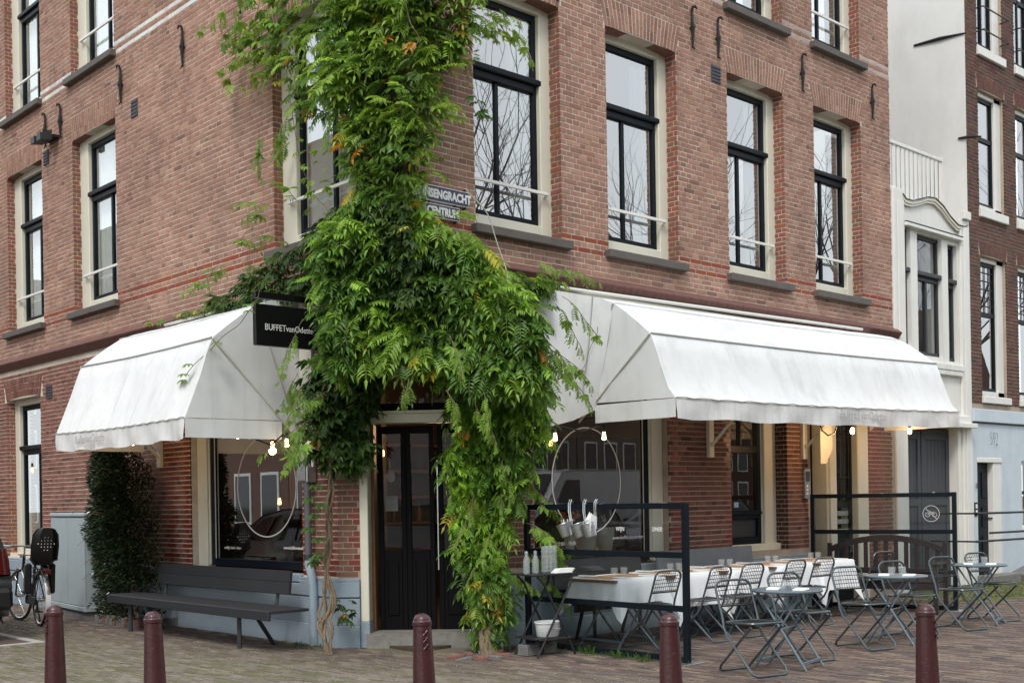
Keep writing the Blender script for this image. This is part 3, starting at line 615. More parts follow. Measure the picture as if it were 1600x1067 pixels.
# black hanging sign
t = thing('hanging_sign', 'black projecting sign with white lettering among the vine leaves', 'hanging sign', (0, 1.42, 3.2))
MB().bev(-.88, -.03, -.03, .03, 0, .43, .004).build('board', M['signblk'], t)
text('BUFFETvanOdette', .094, (-.775, -.0315, .165), (1, 0, 0), (0, 0, 1), M['lettw'], 'lettering', t, squeeze=.83)
MB().bev(-.88, 0.0, -.03, .03, .49, .56, .004).build('bracket', M['signblk'], t)
for x in (-.75, -.15): MB().tube([(x, 0, .42), (x, 0, .5)], .012, 8).build('hanger', M['alu'], t)
# ---------------------------------------------------------------- awnings
def awning(f, s0, s1, zB, zoff0, zoff1, flap, label, word, ws, wsz, bracket_s, far_dir, pz):
    """hood awning: hoops pivot low on the wall; s0 / s1 its two ends along the wall"""
    o0 = f(s0, 0, 0); t = thing('awning', label, 'awning', o0)
    fr = lambda a, b, c: tuple(Vector(f(a, b, c)) - Vector(o0))
    NS = 44
    def zz(s): u = (s - s0) / (s1 - s0); return zoff0 * (1 - u) + zoff1 * u
    prof = [(.03, 3.86), (.2, 3.83), (.40, 3.775), (.58, 3.70), (.75, 3.585), (.93, 3.45), (1.1, 3.31), (1.17, 3.12), (1.24, 2.92), (1.33, 2.7), (1.43, zB)]
    sd_ = random.Random(int(abs(s0) * 100) + 3); ph = [sd_.uniform(0, 6) for _ in range(6)]
    def wob(s, k): return .012 * math.sin(s * 3.1 + ph[0] + k * .3) + .010 * math.sin(s * 7.3 + ph[1] - k * .5) + .007 * math.sin(s * 15 + ph[2] + k * .6)
    rows = []
    for k, (n, z) in enumerate(prof):
        row = []
        for i in range(NS + 1):
            s = s0 + (s1 - s0) * i / NS; e = min(1, min(i, NS - i) / 3); am = (0, .5, .5, .1, .5, .6, .1, .9, 1.2, 1, .3)[k]
            sag = -.02 * math.sin(PI * i / NS) * (1 if k in (3, 6, 10) else .6)
            row.append((s, n + wob(s, k) * am * e, z + zz(s) + sag - .012 * (am > .8) * math.sin(s * 9 + k)))
        rows.append(row)
    MB(fr).grid(rows).build('canvas_cover', M['canvas'], t)
    # side panels (fans from the pivot)
    for s, sg in ((s0, -1), (s1, 1)):
        z_ = zz(s); piv = (s, .03, pz + z_); P = [(s, n, z + z_) for n, z in prof]; S_ = (s, .27, piv[2] + (P[6][2] - piv[2]) * .24 / 1.07)
        rws = []
        for u in (0, .08, .25, .45, .65, .85, 1):
            rws.append([(s + sg * .012 * math.sin(u * 7 + k * .8) * (u * (1 - u) * 4), (S_ if k > 6 else piv)[1] + (p[1] - (S_ if k > 6 else piv)[1]) * u, (S_ if k > 6 else piv)[2] + (p[2] - (S_ if k > 6 else piv)[2]) * u) for k, p in enumerate(P)])
        MB(fr).grid(rws).build('side_panel', M['canvas'], t)
        for k in (3, 6):
            a, b = Vector(piv), Vector(P[k]); MB(fr).tube([tuple(a + (b - a) * q + Vector((sg * .014, 0, 0))) for q in (0, .33, .66, 1)], .011, 6).build('hoop', M['alu'] if k == 6 else M['seam'], t)
    # seams on the breaks
    for k, r in ((3, .005), (6, .008)):
        MB(fr).tube([(p[0], p[1] + .008, p[2] + .008) for p in rows[k]], r, 5).build('ridge_seam', M['seam'] if k == 6 else M['canvas'], t)
    lace = [(p[0], p[1] + .012, p[2] + .004 + .007 * math.sin(i * 2.2)) for i, p in enumerate(rows[10])]
    MB(fr).tube(lace, .0055, 5).build('lacing', M['seam'], t)
    MB(fr).tube([(p[0], p[1] - .02, p[2]) for p in rows[10]], .014, 6).build('front_rail', M['alu'], t)
    # vertical panel seams
    for s in [s0 + (s1 - s0) * q for q in (.22, .4, .58, .76, .9)]:
        i = int((s - s0) / (s1 - s0) * NS)
        MB(fr).tube([(rows[k][i][0] + (k - 6) * .012, rows[k][i][1] + .001, rows[k][i][2] + .001) for k in (6, 7, 8, 9, 10)], .004, 4, cap=False).build('panel_seam', M['canvas'], t)
    # valance round front and sides
    def hang(path, drop, name, mm):
        rw = []
        for q in (0, .35, .7, 1):
            rw.append([(x + out * .0, n + (.022 * math.sin(j * .9 + q * 2) + .012 * math.sin(j * 2.3)) * q, z - drop * q - (.01 * math.sin(j * .7) if q == 1 else 0)) for j, (x, n, z, out) in enumerate(path)])
        return MB(fr).grid(rw).build(name, mm, t)
    pathf = [(p[0], p[1] + .004, p[2] - .004, 0) for p in rows[10]]
    hang(pathf, .215, 'valance', M['canvas_dirty'])
    for s in (s0, s1):
        z_ = zz(s) + zB - .004; dn = .0 if s == s0 else 0
        path = [(s, 1.43 - (1.43 - .27) * q / 10, z_ - .03 * math.sin(PI * q / 10) * 0, 0) for q in range(11)]
        rw = []
        for q in (0, .5, 1): rw.append([(x + .01 * math.sin(j * 1.3) * q, n, z - .2 * q) for j, (x, n, z, o_) in enumerate(path)])
        MB(fr).grid(rw).build('side_valance', M['canvas'], t)
    # wall rail and brackets
    MB(fr).tube([(flap[0], .075, 3.905 + zz(s0)), (s1 - .25, .075, 3.905 + zz(s1))], .022, 8).build('wall_rail', M['alu'], t)
    MB(fr).box(min(flap[0], s1 - .25), max(flap[0], s1 - .25), .0, .05, 3.86, 3.9).build('rail_board', M['cream'], t)
    for s in bracket_s:
        MB(fr).bev(s - .05, s + .05, .0, .055, 2.05, 2.8, .006).build('bracket_board', M['cream'], t)
        MB(fr).tube([(s, .05, 2.2), (s, .5, 2.62), (s, 1.3, zB + .1)], .024, 4).build('support_arm', M['cream'], t)
    # end flap closing the hood against the wall board
    fa, fb = flap
    if fb:
        z_ = zz(s0)
        MB(fr).grid([[(s0, .58, 3.70 + z_), (s0 - .2 * far_dir, .435, 3.775 + z_), (fa, .06, 3.88 + z_)], [(s0 - .02, .5, 3.3), (s0 - .22 * far_dir, .39, 3.3), (fa + .05, .1, 3.3)],
                     [(s0, .36, 2.8), (s0 - .25 * far_dir, .31, 2.75), (fa + .1, .14, 2.7)], [(s0 + .02, .27, 2.55), (s0 - .3 * far_dir, .22, 2.42), (fa + .12, .12, 2.34)]]).build('end_flap', M['canvas'], t)
        MB(fr).tube([(s0 - .2 * far_dir, .45, 3.785 + z_), (s0 - .22 * far_dir, .405, 3.3), (s0 - .26 * far_dir, .325, 2.7)], .007, 5).build('hoop', M['seam'], t)
    if word:
        d = Vector(f(1, 0, 0)) - Vector(f(0, 0, 0)); d = d if f is fR else -d
        text(word, wsz, fr(ws, 1.482, zB - .15 + zz(ws)), d, (0, 0, 1), M['lettg'], 'lettering', t, squeeze=.95)
    return t
awR = awning(fR, 2.45, 8.72, 2.6, 0, .085, (1.72, True), 'long white canvas awning over the terrace on the canal side', 'BUFFETvanOdette', 5.55, .15, (4.85, 6.97), 1, 2.42)
awL = awning(fL, 1.9, 5.24, 2.46, 0, 0, (1.86, False), 'shorter white canvas awning over the bench on the side street', 'BuffetvanOdette', 4.55, .13, (5.3,), 1, 2.22)
MB(lambda a, b, c: tuple(Vector(fL(a, b, c)) - Vector(fL(1.9, 0, 0)))).bev(1.66, 1.88, 0, .05, 2.06, 3.86, .006).build('wall_board', M['cream'], awL)
MB(lambda a, b, c: tuple(Vector(fR(a, b, c)) - Vector(fR(2.45, 0, 0)))).bev(1.6, 1.74, 0, .05, 2.0, 3.95, .006).build('wall_board', M['cream'], awR)
# small folded sign board hanging past the second bracket
t = thing('hanging_board', 'cream clipped-corner board hanging under the awning near the intercom', 'board', (7.1, -.3, 2.1))
MB().prism([(-.16, -.12), (-.02, -.12), (.14, .08), (.14, .42), (-.16, .42)], -.012, .012, 1).build('board', M['cream'], t); MB().tube([(0, 0, .4), (0, 0, .7)], .008, 6).build('hanger', M['iron'], t)
# festoon bulbs
def bulb(loc, lab, e=26, m_='bulb', grp='festoon bulbs under the awnings', r=.03):
    t = thing('light_bulb', lab, 'light bulb', loc, 0, grp)
    MB().lathe([(.008, -.062), (.026, -.05), (r, -.02), (r * .9, .004), (.014, .026), (.014, .03)], n=14).build('globe', M[m_], t)
    MB().lathe([(.02, .028), (.022, .05), (.02, .1), (.006, .115)], n=10).build('socket', M['plastic'], t)
    if e:
        l = bpy.data.lights.new('bulb_light', 'POINT'); l.energy = e; l.color = (1, .6, .28); l.shadow_soft_size = .05; lo = bpy.data.objects.new('bulb_light', l); C.objects.link(lo); lo.location = (loc[0], loc[1], loc[2] - .1); 
bulb((6.92, -.82, 2.42), 'glowing bulb under the long awning, nearer the cream hanging board', 14); bulb((8.45, -.82, 2.46), 'glowing bulb at the far right end of the long awning', 9)
bulb((1.78, -.3, 2.24), 'glowing bulb beside the vine above the shop window', 0, 'bulb', r=.02); bulb((2.56, -.3, 2.27), 'glowing bulb above the tin pails under the long awning', 0, 'bulb', r=.02)
bulb((-.3, 1.76, 2.23), 'glowing bulb below the short awning near the door', 0, 'bulb', r=.02); bulb((-.8, 4.45, 2.36), 'glowing bulb inside the short awning, above the leafy bush', 4); bulb((-.3, 2.8, 2.37), 'glowing bulb in the middle of the short awning', 0, 'bulb', r=.02)
cb = tag(MB().tube([(8.6, -.82, 2.62), (8.45, -.82, 2.57), (7.8, -.82, 2.5), (7.2, -.82, 2.54), (6.92, -.82, 2.53), (6.6, -.8, 2.5), (6.5, -.8, 2.36), (6.35, -.8, 2.33), (6.2, -.8, 2.4), (6.15, -.8, 2.52), (5, -.85, 2.6), (4.2, -.6, 2.62), (2.9, -.4, 2.5), (2.56, -.3, 2.38), (2.2, -.3, 2.3), (1.78, -.3, 2.35)], .009, 6).build('cable', M['plastic']), 'black festoon cable sagging under the long awning', 'cable')
cb = tag(MB().tube([(-.3, 1.76, 2.34), (-.35, 2.0, 2.2), (-.35, 2.4, 2.3), (-.3, 2.8, 2.48), (-.5, 3.6, 2.4), (-.8, 4.45, 2.47)], .009, 6).build('cable', M['plastic']), 'black festoon cable under the short awning', 'cable')
# bulbs and shelves inside
for k, (x, y, z, lab) in enumerate(((2.2, 1.1, 2.3, 'warm bulb hanging inside the canal side window, left one'), (3.2, 1.2, 2.27, 'warm bulb hanging inside the canal side window, right one'), (1.53, 1.97, 2.16, 'warm bulb seen through the entrance door'), (1.31, 2.19, 2.16, 'warm bulb hanging deep inside behind the entrance door'), (1.0, 12.4, 2.26, 'small bulb inside the ground floor window at the left edge'), (.9, 3.86, 1.6, 'warm bulb low inside the side street window'))):
    bulb((x, y, z), lab, 0, 'bulbin', 'bulbs hanging inside the cafe', .03 if k < 4 else .022)
il = bpy.data.lights.new('room_light', 'POINT'); il.energy = 40; il.color = (1, .62, .34); il.shadow_soft_size = .3; ilo = bpy.data.objects.new('room_light', il); C.objects.link(ilo); ilo.location = (3.0, 3.0, 2.4)
t = thing('wall_shelf', 'wooden wall shelves with bottles inside the cafe', 'shelf', (4.2, 5.3, 0))
for z in (1.2, 1.6, 2.0, 2.4): MB().bev(-2, 2.2, -.2, .25, z, z + .04, .004).build('shelf_board', M['woodbr'], t)
MB().box(-2.06, -2, -.2, .25, 0, 2.5).build('side_board', M['woodbr'], t); MB().box(2.2, 2.26, -.2, .25, 0, 2.5).build('side_board', M['woodbr'], t)
k = 0
for z in (1.24, 1.64, 2.04):
    for i in range(14):
        if rnd.random() < .25: continue
        b_ = MB().lathe([(.035, 0), (.038, .02), (.038, .17), (.014, .22), (.013, .29), (.001, .295)], n=8).build('bottle', M[rnd.choice(['bottle', 'woodbr', 'darkgrey'])]); b_.location = (2.4 + i * .27 + rnd.uniform(-.05, .05), 5.25, z + .001)
        tag(b_, 'dim bottle on the wall shelves inside the cafe', 'bottle', 'bottles on the inside shelves')
tb = thing('cafe_counter', 'wooden counter standing inside behind the canal side window', 'counter', (3.6, 1.6, 0))
MB().bev(-1, 1, -.3, .3, .88, .93, .006).build('counter_top', M['woodbr'], tb); MB().box(-.95, .95, -.25, .25, 0, .88).build('counter_body', M['inner'], tb)
for k, x in enumerate((3.2, 3.52)):
    b_ = MB().lathe([(.10, 0), (.145, .3), (.15, .31), (.14, .3), (.1, .02)], n=20).build('bucket', M['napkin']); b_.location = (x, .62, .94 + .001 - .06)
    tag(b_, ('left', 'right')[k] + ' white bucket standing behind the canal side window', 'bucket')
st = thing('window_ledge', 'wooden ledge inside the canal side window carrying buckets', 'ledge', (3.0, .6, .8)); MB().bev(-1.2, 1.0, -.22, .25, .04, .08, .004).build('ledge_board', M['woodbr'], st)
for x in (-1.1, .9): MB().box(x, x + .05, -.1, -.05, -.8, .04).build('ledge_leg', M['woodbr'], st)
of = MB()
for k in range(14): a = k * .55; of.lathe([(.001, -.035), (.025, -.025), (.035, 0), (.025, .025), (.001, .035)], n=8); 
fb = thing('flower_bunch', 'bunch of orange flowers in the canal side window', 'flowers', (2.85, .55, 1.3))
for k in range(12): m = MB(); m.lathe([(.002, -.02), (.03, -.01), (.035, .01), (.02, .03), (.002, .03)], rnd.uniform(-.17, .17), rnd.uniform(-.05, .05), 8); q = m.build('flower_head', M['orange'], fb); q.location.z = rnd.uniform(-.05, .08)
MB().lathe([(.05, -.42), (.07, -.2), (.06, -.05)], n=12).build('vase', M['napkin'], fb)
# ---------------------------------------------------------------- side doors at the right end of the corner building
t = thing('street_door', None, None); t.parent = B
MB(fR).bev(7.62, 7.88, -.3, -.02, -.01, 3.1, .012).build('door_post', M['cream'], t); MB(fR).bev(7.66, 7.72, -.02, .01, .0, 3.1, .006).build('moulding', M['cream'], t); MB(fR).bev(8.42, 8.72, -.3, .0, -.01, 3.1, .012).build('door_post', M['cream'], t)
for a, b, dp in ((7.17, 7.62, .26), (7.88, 8.42, .1)):
    m = MB(fR); n = -dp
    for q in ((a, a + .06, 0, 3.0), (b - .06, b, 0, 3.0), (a + .06, b - .06, 0, 1.05), (a + .06, b - .06, 1.36, 1.46), (a + .06, b - .06, 2.8, 3.0)): m.bev(q[0], q[1], n - .05, n, q[2], q[3], .006)
    m.bev(a + .1, b - .1, n - .01, n + .015, .2, .9, .01)
    m.build('door', M['black'], t)
    MB(fR).add([(a + .06, n - .04, 1.46), (b - .06, n - .04, 1.46), (b - .06, n - .04, 2.8), (a + .06, n - .04, 2.8)], [(0, 1, 2, 3)]).build('door_glass', M['shop'], t)
    m = MB(fR)
    for k in range(5): s = a + .1 + (b - a - .2) * k / 4; m.tube([(s, n + .0, 1.46), (s, n + .0, 2.8)], .008, 6)
    for z in (1.8, 2.45): m.tube([(a + .06, n + .008, z), (b - .06, n + .008, z)], .007, 6)
    m.build('door_bars', M['iron'], t)
m = MB(fR)
for z in (1.12, 1.24, .98): m.bev(7.98, 8.28, -.1, -.085, z, z + .07, .004)
m.build('letter_flap', M['steel'], t)
MB(fR).lathe([(.03, 0), (.03, .02)], 7.56, -.2, 10).build('door_knob', mat('brass', (.6, .42, .15), .3, 1, vary=.05, bump=0), t)
m = MB(fR); m.box(7.1, 9.5, -.3, -.02, 3.05, 3.3); m.build('lintel', M['cream'], t)
t = thing('intercom', 'slim silver intercom panel on the brick beside the black doors', 'intercom', (7.02, -.02, 1.5)); MB().bev(-.07, .07, -.03, .02, 0, .42, .006).build('panel', M['steel'], t)
for z in (.06, .11, .16): MB().bev(-.04, .0, -.036, -.03, z, z + .03, .002).build('button', M['lettw'], t)
MB().bev(-.045, .045, -.035, -.03, .24, .38, .002).build('speaker_grille', M['darkgrey'], t)
# ---------------------------------------------------------------- white neighbour house
H1 = thing('white_house', 'low white painted house squeezed between the two brick buildings', 'building', (9.5, 0, 0))
f1 = lambda s, n, z: (s - 9.5, -n, z)
holes = [(9.88, 10.12, 3.9, 5.74), (10.33, 11.14, 3.76, 5.7), (11.34, 11.66, 3.72, 5.66), (9.87, 11.6, 0, 2.62)]
m = MB(f1); wall_cells(m, 9.51, 12.02, 0, 5.9, holes, -.3, -.02); m.build('wall', M['white'], H1)
pts = [(9.51, 5.9), (11.95, 5.9), (11.95, 6.02), (11.85, 5.98), (11.6, 5.98), (11.35, 6.08), (11.1, 6.22), (10.85, 6.3), (10.6, 6.28), (10.35, 6.2), (10.1, 6.14), (9.9, 6.14), (9.8, 6.2), (9.51, 6.2)]
MB(f1).prism(pts, -.3, -.02, 1).build('gable', M['white'], H1)
crest = [p for p in pts[2:13]]
m = MB(f1)
for (a, b), nn, dz in ((crest, 0, 0),) and [((p, q), 0, 0) for p, q in zip(crest, crest[1:])]:
    m.prism([(a[0], a[1] - .07), (b[0], b[1] - .07), (b[0], b[1] - .03), (a[0], a[1] - .03)], -.1, .02, 1); m.prism([(a[0], a[1] - .03), (b[0], b[1] - .03), (b[0], b[1] + .02), (a[0], a[1] + .02)], -.12, .035, 1)
m.build('gable_moulding', M['cream'], H1); m = MB(f1)
for a, b in zip(crest, crest[1:]): m.prism([(a[0], a[1] + .02), (b[0], b[1] + .02), (b[0], b[1] + .03), (a[0], a[1] + .03)], -.12, .05, 1)
m.build('lead_flashing', M['darkgrey'], H1)
m = MB(f1); m.bev(9.51, 9.86, -.02, .03, 0, 6.3, .01); m.bev(9.62, 9.78, .03, .045, 2.6, 6.1, .008); m.bev(11.7, 12.02, -.02, .03, 0, 6.12, .01); m.bev(11.78, 11.94, .03, .045, .3, 6.0, .008); m.bev(11.76, 12.0, .0, .08, 6.12, 6.26, .01); m.build('pilaster', M['white'], H1)
for q in ((9.86, 11.72, -.05, .07, 5.74, 5.80), (9.86, 11.72, -.02, .06, 3.56, 3.66), (9.9, 11.68, -.02, .05, 3.48, 3.558), (9.8, 11.95, -.02, .16, 2.62, 2.7), (9.86, 11.8, -.02, .1, 2.702, 2.82)): MB(f1).bev(*q, .008).build('string_course', M['white'], H1)
MB(f1).bev(9.86, 11.72, -.05, .075, 5.80, 5.815, .003).build('drip_flashing', M['darkgrey'], H1)
for a, b, c, d in holes[:3]:
    w = thing('window', None, None); w.parent = H1; k = -.09
    m = MB(f1); t_ = .045
    for q in ((a, a + t_, c, d), (b - t_, b, c, d), (a, b, c, c + .07), (a, b, d - .06, d)): m.bev(q[0], q[1], k - .06, k, q[2], q[3], .005)
    zt = 5.07 - (a - 9.88) * .02; m.bev(a - .0, b + .0, k - .05, k + .07, zt - .02, zt + .05, .01); m.bev(a + t_, b - t_, k - .05, k + .01, zt - .09, zt - .02, .005)
    if b - a > .5: m.bev((a + b) / 2 - .03, (a + b) / 2 + .02, k - .05, k + .004, c + .07, zt - .09, .005)
    m.build('sash', M['darkgrey'], w); MB(f1).add([(a + t_, k - .03, c), (b - t_, k - .03, c), (b - t_, k - .03, d), (a + t_, k - .03, d)], [(0, 1, 2, 3)]).build('pane', glass('neighbour_glass', .2) if 'neighbour_glass' not in bpy.data.materials else bpy.data.materials['neighbour_glass'], w)
m = MB(f1); m.box(9.6, 12.3, -2.2, -2.1, 0, 5.8); m.build('inner_wall', M['inner'], H1)
gd = thing('garage_door', None, None); gd.parent = H1
gm_ = mat('slate_grey_boards', (.05, .056, .066), .55, vary=.1, bump=.05)
for a, b in ((9.89, 10.6), (10.63, 11.56)):
    m = MB(f1); k = -.16
    for q in ((a, a + .1, 0, 2.6), (b - .1, b, 0, 2.6), (a + .1, b - .1, 2.42, 2.6), (a + .1, b - .1, 1.34, 1.46), (a + .1, b - .1, 0, .16)): m.bev(q[0], q[1], k - .05, k, q[2], q[3], .008)
    m.build('door_leaf', gm_, gd); n = 6 if b - a > .8 else 5
    for j in range(n):
        s = a + .1 + (b - a - .2) * j / n; MB(f1).bev(s + .003, s + (b - a - .2) / n - .003, k - .05, k - .02, 1.46, 2.42, .006).build('board', gm_, gd)
        MB(f1).bev(s + .003, s + (b - a - .2) / n - .003, k - .05, k - .02, .16, 1.34, .006).build('board', gm_, gd)
MB(f1).bev(9.86, 9.89, -.2, -.02, 0, 2.62, .006).build('door_post', M['white'], gd); MB(f1).bev(11.57, 11.68, -.2, .0, 0, 2.62, .006).build('door_post', M['white'], gd)
# balcony balustrade behind the gable
t = thing('balcony_railing', 'white slatted balcony railing above the curved gable', 'railing', (9.6, .45, 6.05))
MB().bev(0, 2.75, -.03, .03, 1.17, 1.23, .01).build('top_rail', M['white'], t); MB().bev(0, 2.75, -.02, .02, -.2, -.14, .01).build('bottom_rail', M['white'], t)
for k in range(19): MB().bev(.06 + k * .142, .15 + k * .142, -.012, .012, -.14, 1.17, .01).build('slat', M['white'], t)
t = thing('roof_terrace', 'flat roof of the low white house behind its railing', 'roof', (9.5, 0, 5.8)); MB().box(.02, 2.85, .35, 9, 0, .06).build('roof_deck', M['concrete'], t)
MB().box(.02, 2.85, 2.1, 2.3, -5.8, 0).build('back_wall', M['plaster'], t)
# ---------------------------------------------------------------- brown brick house
H2 = thing('brown_house', 'tall brown brick house with powder blue ground floor', 'building', (12.03, 0, 0))
f2 = lambda s, n, z: (s - 12.03, -n - 0.0, z)
c2 = lambda s, z: tuple(v * rnd.uniform(.75, 1.2) for v in ((.125, .062, .05) if rnd.random() < .8 else (.085, .042, .038)))
WX = [(12.47, 13.46), (13.92, 14.9), (15.36, 16.3)]
FL_ = [(3.2, 5.62), (6.42, 8.48), (9.2, 11.3)]
hs = [(a, b, c, d) for a, b in WX for c, d in FL_] + [(a, b, .9, 2.1) for a, b in WX[1:]] + [(12.2, 13.12, 0, 2.14)]
m = MB(f2); wall_cells(m, 12.04, 17, 2.97, 13, hs, -.3, -.006); m.build('wall', M['mortar_dk'], H2)
lay(f2, 12.03, 17.0, 3.0625, 12.9, hs + [(a - .05, b + .05, d - .01, d + .28) for a, b in WX for c, d in FL_], c2)
for a, b in WX:
    for c, d in FL_: arch(f2, a, b, d, h=.26, rise=.02, colf=lambda s, z: tuple(v * rnd.uniform(.85, 1.15) for v in (.14, .065, .054)), spl=.05)
for b in bricks: pass
emit_bricks(H2, 0)
m = MB(f2); wall_cells(m, 12.03, 17, 0, 2.97, hs, -.3, .01); m.build('ground_floor_wall', M['greyblue'], H2)
MB(f2).bev(12.03, 17, -.01, .06, 2.75, 2.97, .008).build('ground_floor_band', M['greyblue'], H2); MB(f2).box(12.05, 17, .01, .02, 2.725, 2.75).build('painted_shadow_line', M['darkgrey'], H2)  # dark strip stands in for the shade below the band
MB().box(-.03, -.005, -.004, 11, 2.97, 14.2).build('side_wall', M['plaster'], H2)
MB().prism([(-.2 + .25, 10.45), (12, 10.45), (12, 10.9), (.05, 10.9)], -.06, -.033, 0).build('side_wall_band', M['white'], H2)
for y, z, L_n in ((.9, 9.35, .95), (.12, 7.55, .4)):
    MB().tube([(-.04, y, z + .0), (-.05, y - L_n / 2, z - .02), (-.04, y - L_n, z - .06)], [.018, .03, .012], 7).build('iron_tie', M['iron'], H2)
MB().tube([(-.05, 2.4, 8.95), (-.05, 1.9, 9.1), (-.05, 1.8, 9.05), (-.05, 1.8, 5.9)], .018, 6).build('conduit', M['alu'], H2)
for a, b in WX:
    for c, d in FL_:
        w = thing('window', None, None); w.parent = H2
        m = MB(f2); n = -.07
        m.bev(a, a + .07, n - .08, n, c, d, .006); m.bev(b - .24, b, n - .08, n, c, d, .006); m.bev(a, b, n - .08, n, d - .08, d, .006); m.bev(a, b, n - .08, n, c, c + .1, .006); m.build('frame', M['white'], w)
        m = MB(f2); a2, b2 = a + .07, b - .24; zt = c + (d - c) * (.62 if c > 3.5 else .6); k = n - .04
        for q in ((a2, a2 + .045, c + .1, d - .08), (b2 - .045, b2, c + .1, d - .08), (a2, b2, d - .14, d - .08), (a2, b2, c + .1, c + .16), (a2, b2 + .02, zt - .05, zt + .03)): m.bev(q[0], q[1], k - .04, k, q[2], q[3], .004)
        if c > 9: m.box((a2 + b2) / 2 - .02, (a2 + b2) / 2 + .02, k - .03, k, c + .1, d)
        m.build('sash', M['black'], w); MB(f2).add([(a2, k - .03, c), (b2, k - .03, c), (b2, k - .03, d), (a2, k - .03, d)], [(0, 1, 2, 3)]).build('pane', M['pane'], w)
        if c < 3.5:
            m = MB(f2)
            for j in range(5): s = a2 + (b2 - a2) * j / 4; m.box(s - .005, s + .005, k - .025, k - .012, zt, d - .1)
            for j in range(7): z = zt + (d - .1 - zt) * j / 6; m.box(a2, b2, k - .025, k - .012, z - .005, z + .005)
            m.build('leaded_lights', M['darkgrey'], w)
        MB(f2).bev(a - .02, b + .04, -.1, .05, c - .15 if c > 3.5 else c - .12, c, .01).build('sill', M['white'], w)
        if c > 9:
            m = MB(f2)
            for z in (c + .25, c + .65): m.tube([(a, -.05, z), (a, .12, z), (b, .12, z), (b, -.05, z)], .013, 5)
            m.build('window_rail', M['iron'], w)
for i, (a, b) in enumerate(WX[1:]):
    w = thing('window', None, None); w.parent = H2; m = MB(f2); m.bev(a, a + .06, -.15, -.05, .9, 2.1, .006); m.bev(b - .06, b, -.15, -.05, .9, 2.1, .006); m.bev(a, b, -.15, -.03, 2.04, 2.1, .006); m.bev(a, b, -.15, .03, .86, .94, .006); m.build('frame', M['white'], w)
    MB(f2).add([(a, -.1, .9), (b, -.1, .9), (b, -.1, 2.1), (a, -.1, 2.1)], [(0, 1, 2, 3)]).build('pane', M['shop'], w)
    MB(f2).box(a + .06, b - .06, -.12, -.07, 1.5, 1.56).build('sash', M['black'], w)
MB(f2).box(12.1, 16.8, -1.4, -1.3, .3, 12.9).build('inner_wall', M['inner'], H2)
MB().box(.7, 5, .35, 1.3, 12.95, 13.05).build('ceiling', M['inner'], H2)
MB().box(.1, 5, .35, 1.3, -.02, .02).build('ceiling', M['inner'], H2); MB().box(4.9, 4.97, .3, 1.3, 0, 13).build('inner_wall', M['inner'], H2)
d2 = thing('front_door', None, None); d2.parent = H2
m = MB(f2); m.bev(12.2, 12.23, -.15, .0, 0, 2.08, .006); m.bev(12.82, 13.12, -.15, .0, 0, 2.08, .006); m.bev(12.2, 13.12, -.15, .02, 2.06, 2.14, .006); m.build('frame', M['white'], d2)
m = MB(f2); m.bev(12.23, 12.82, -.13, -.1, .05, 2.06, .005)
for q in ((12.3, 12.48, 1.45, 1.9), (12.57, 12.75, 1.45, 1.9), (12.3, 12.48, .95, 1.3), (12.57, 12.75, .95, 1.3), (12.3, 12.48, .5, .8), (12.57, 12.75, .5, .8)): m.bev(q[0], q[1], -.1, -.085, q[2], q[3], .01)
m.build('door_leaf', M['black'], d2); MB(f2).tube([(12.8, -.09, 1.1), (12.8, -.03, 1.1), (12.87, -.03, 1.1)], .012, 6).build('door_handle', M['iron'], d2)
MB(f2).bev(12.15, 13.2, .0, .3, -.02, .14, .01).build('doorstep', M['bluestone'], H2)
text('592', .34, (.62, -.035, 2.36), (1, 0, 0), (0, 0, 1), M['iron'], 'house_number', H2, squeeze=.62, bold=-.012)
text('592', .12, (.06, -.035, 1.62), (1, 0, 0), (0, 0, 1), M['iron'], 'house_number', H2, squeeze=.6)
MB(f2).bev(12.07, 12.16, .01, .03, 1.15, 1.38, .004).build('letter_box', M['black'], H2)
m = MB(f2); m.box(12.085, 12.145, .03, .034, 1.28, 1.35); m.box(12.085, 12.145, .03, .034, 1.18, 1.25); m.build('letter_box_label', M['lettw'], H2)
t = thing('iron_railing', 'black iron handrails standing before the powder blue front', 'railing', (12.3, -.75, 0))
for z, x0 in ((1.22, -1.7), (.78, -1.7), (.88, -.6)): MB().tube([(x0, 0 if x0 < -1 else .3, z), (2.6, 0 if x0 < -1 else .3, z - .02)], .018, 8).build('rail', M['iron'], t)
MB().tube([(2.4, 0, 0), (2.4, 0, 1.25)], .02, 8).build('post', M['iron'], t); MB().tube([(1.2, .3, 0), (1.2, .3, .9)], .02, 8).build('post', M['iron'], t)
for y, z in ((.0, 1.22), (.0, .78)): MB().tube([(-1.7, y, z), (-1.7, .75, z)], .015, 6).build('wall_bar', M['iron'], t)
t = thing('stone_stoop', 'low grey stone ramp beside the powder blue front', 'steps', (13.4, -.4, 0)); MB().prism([(-.1, 0), (2.5, 0), (2.5, .45), (1.2, .35), (-.1, .1)], -.4, .4, 1).build('ramp', M['concrete'], t)
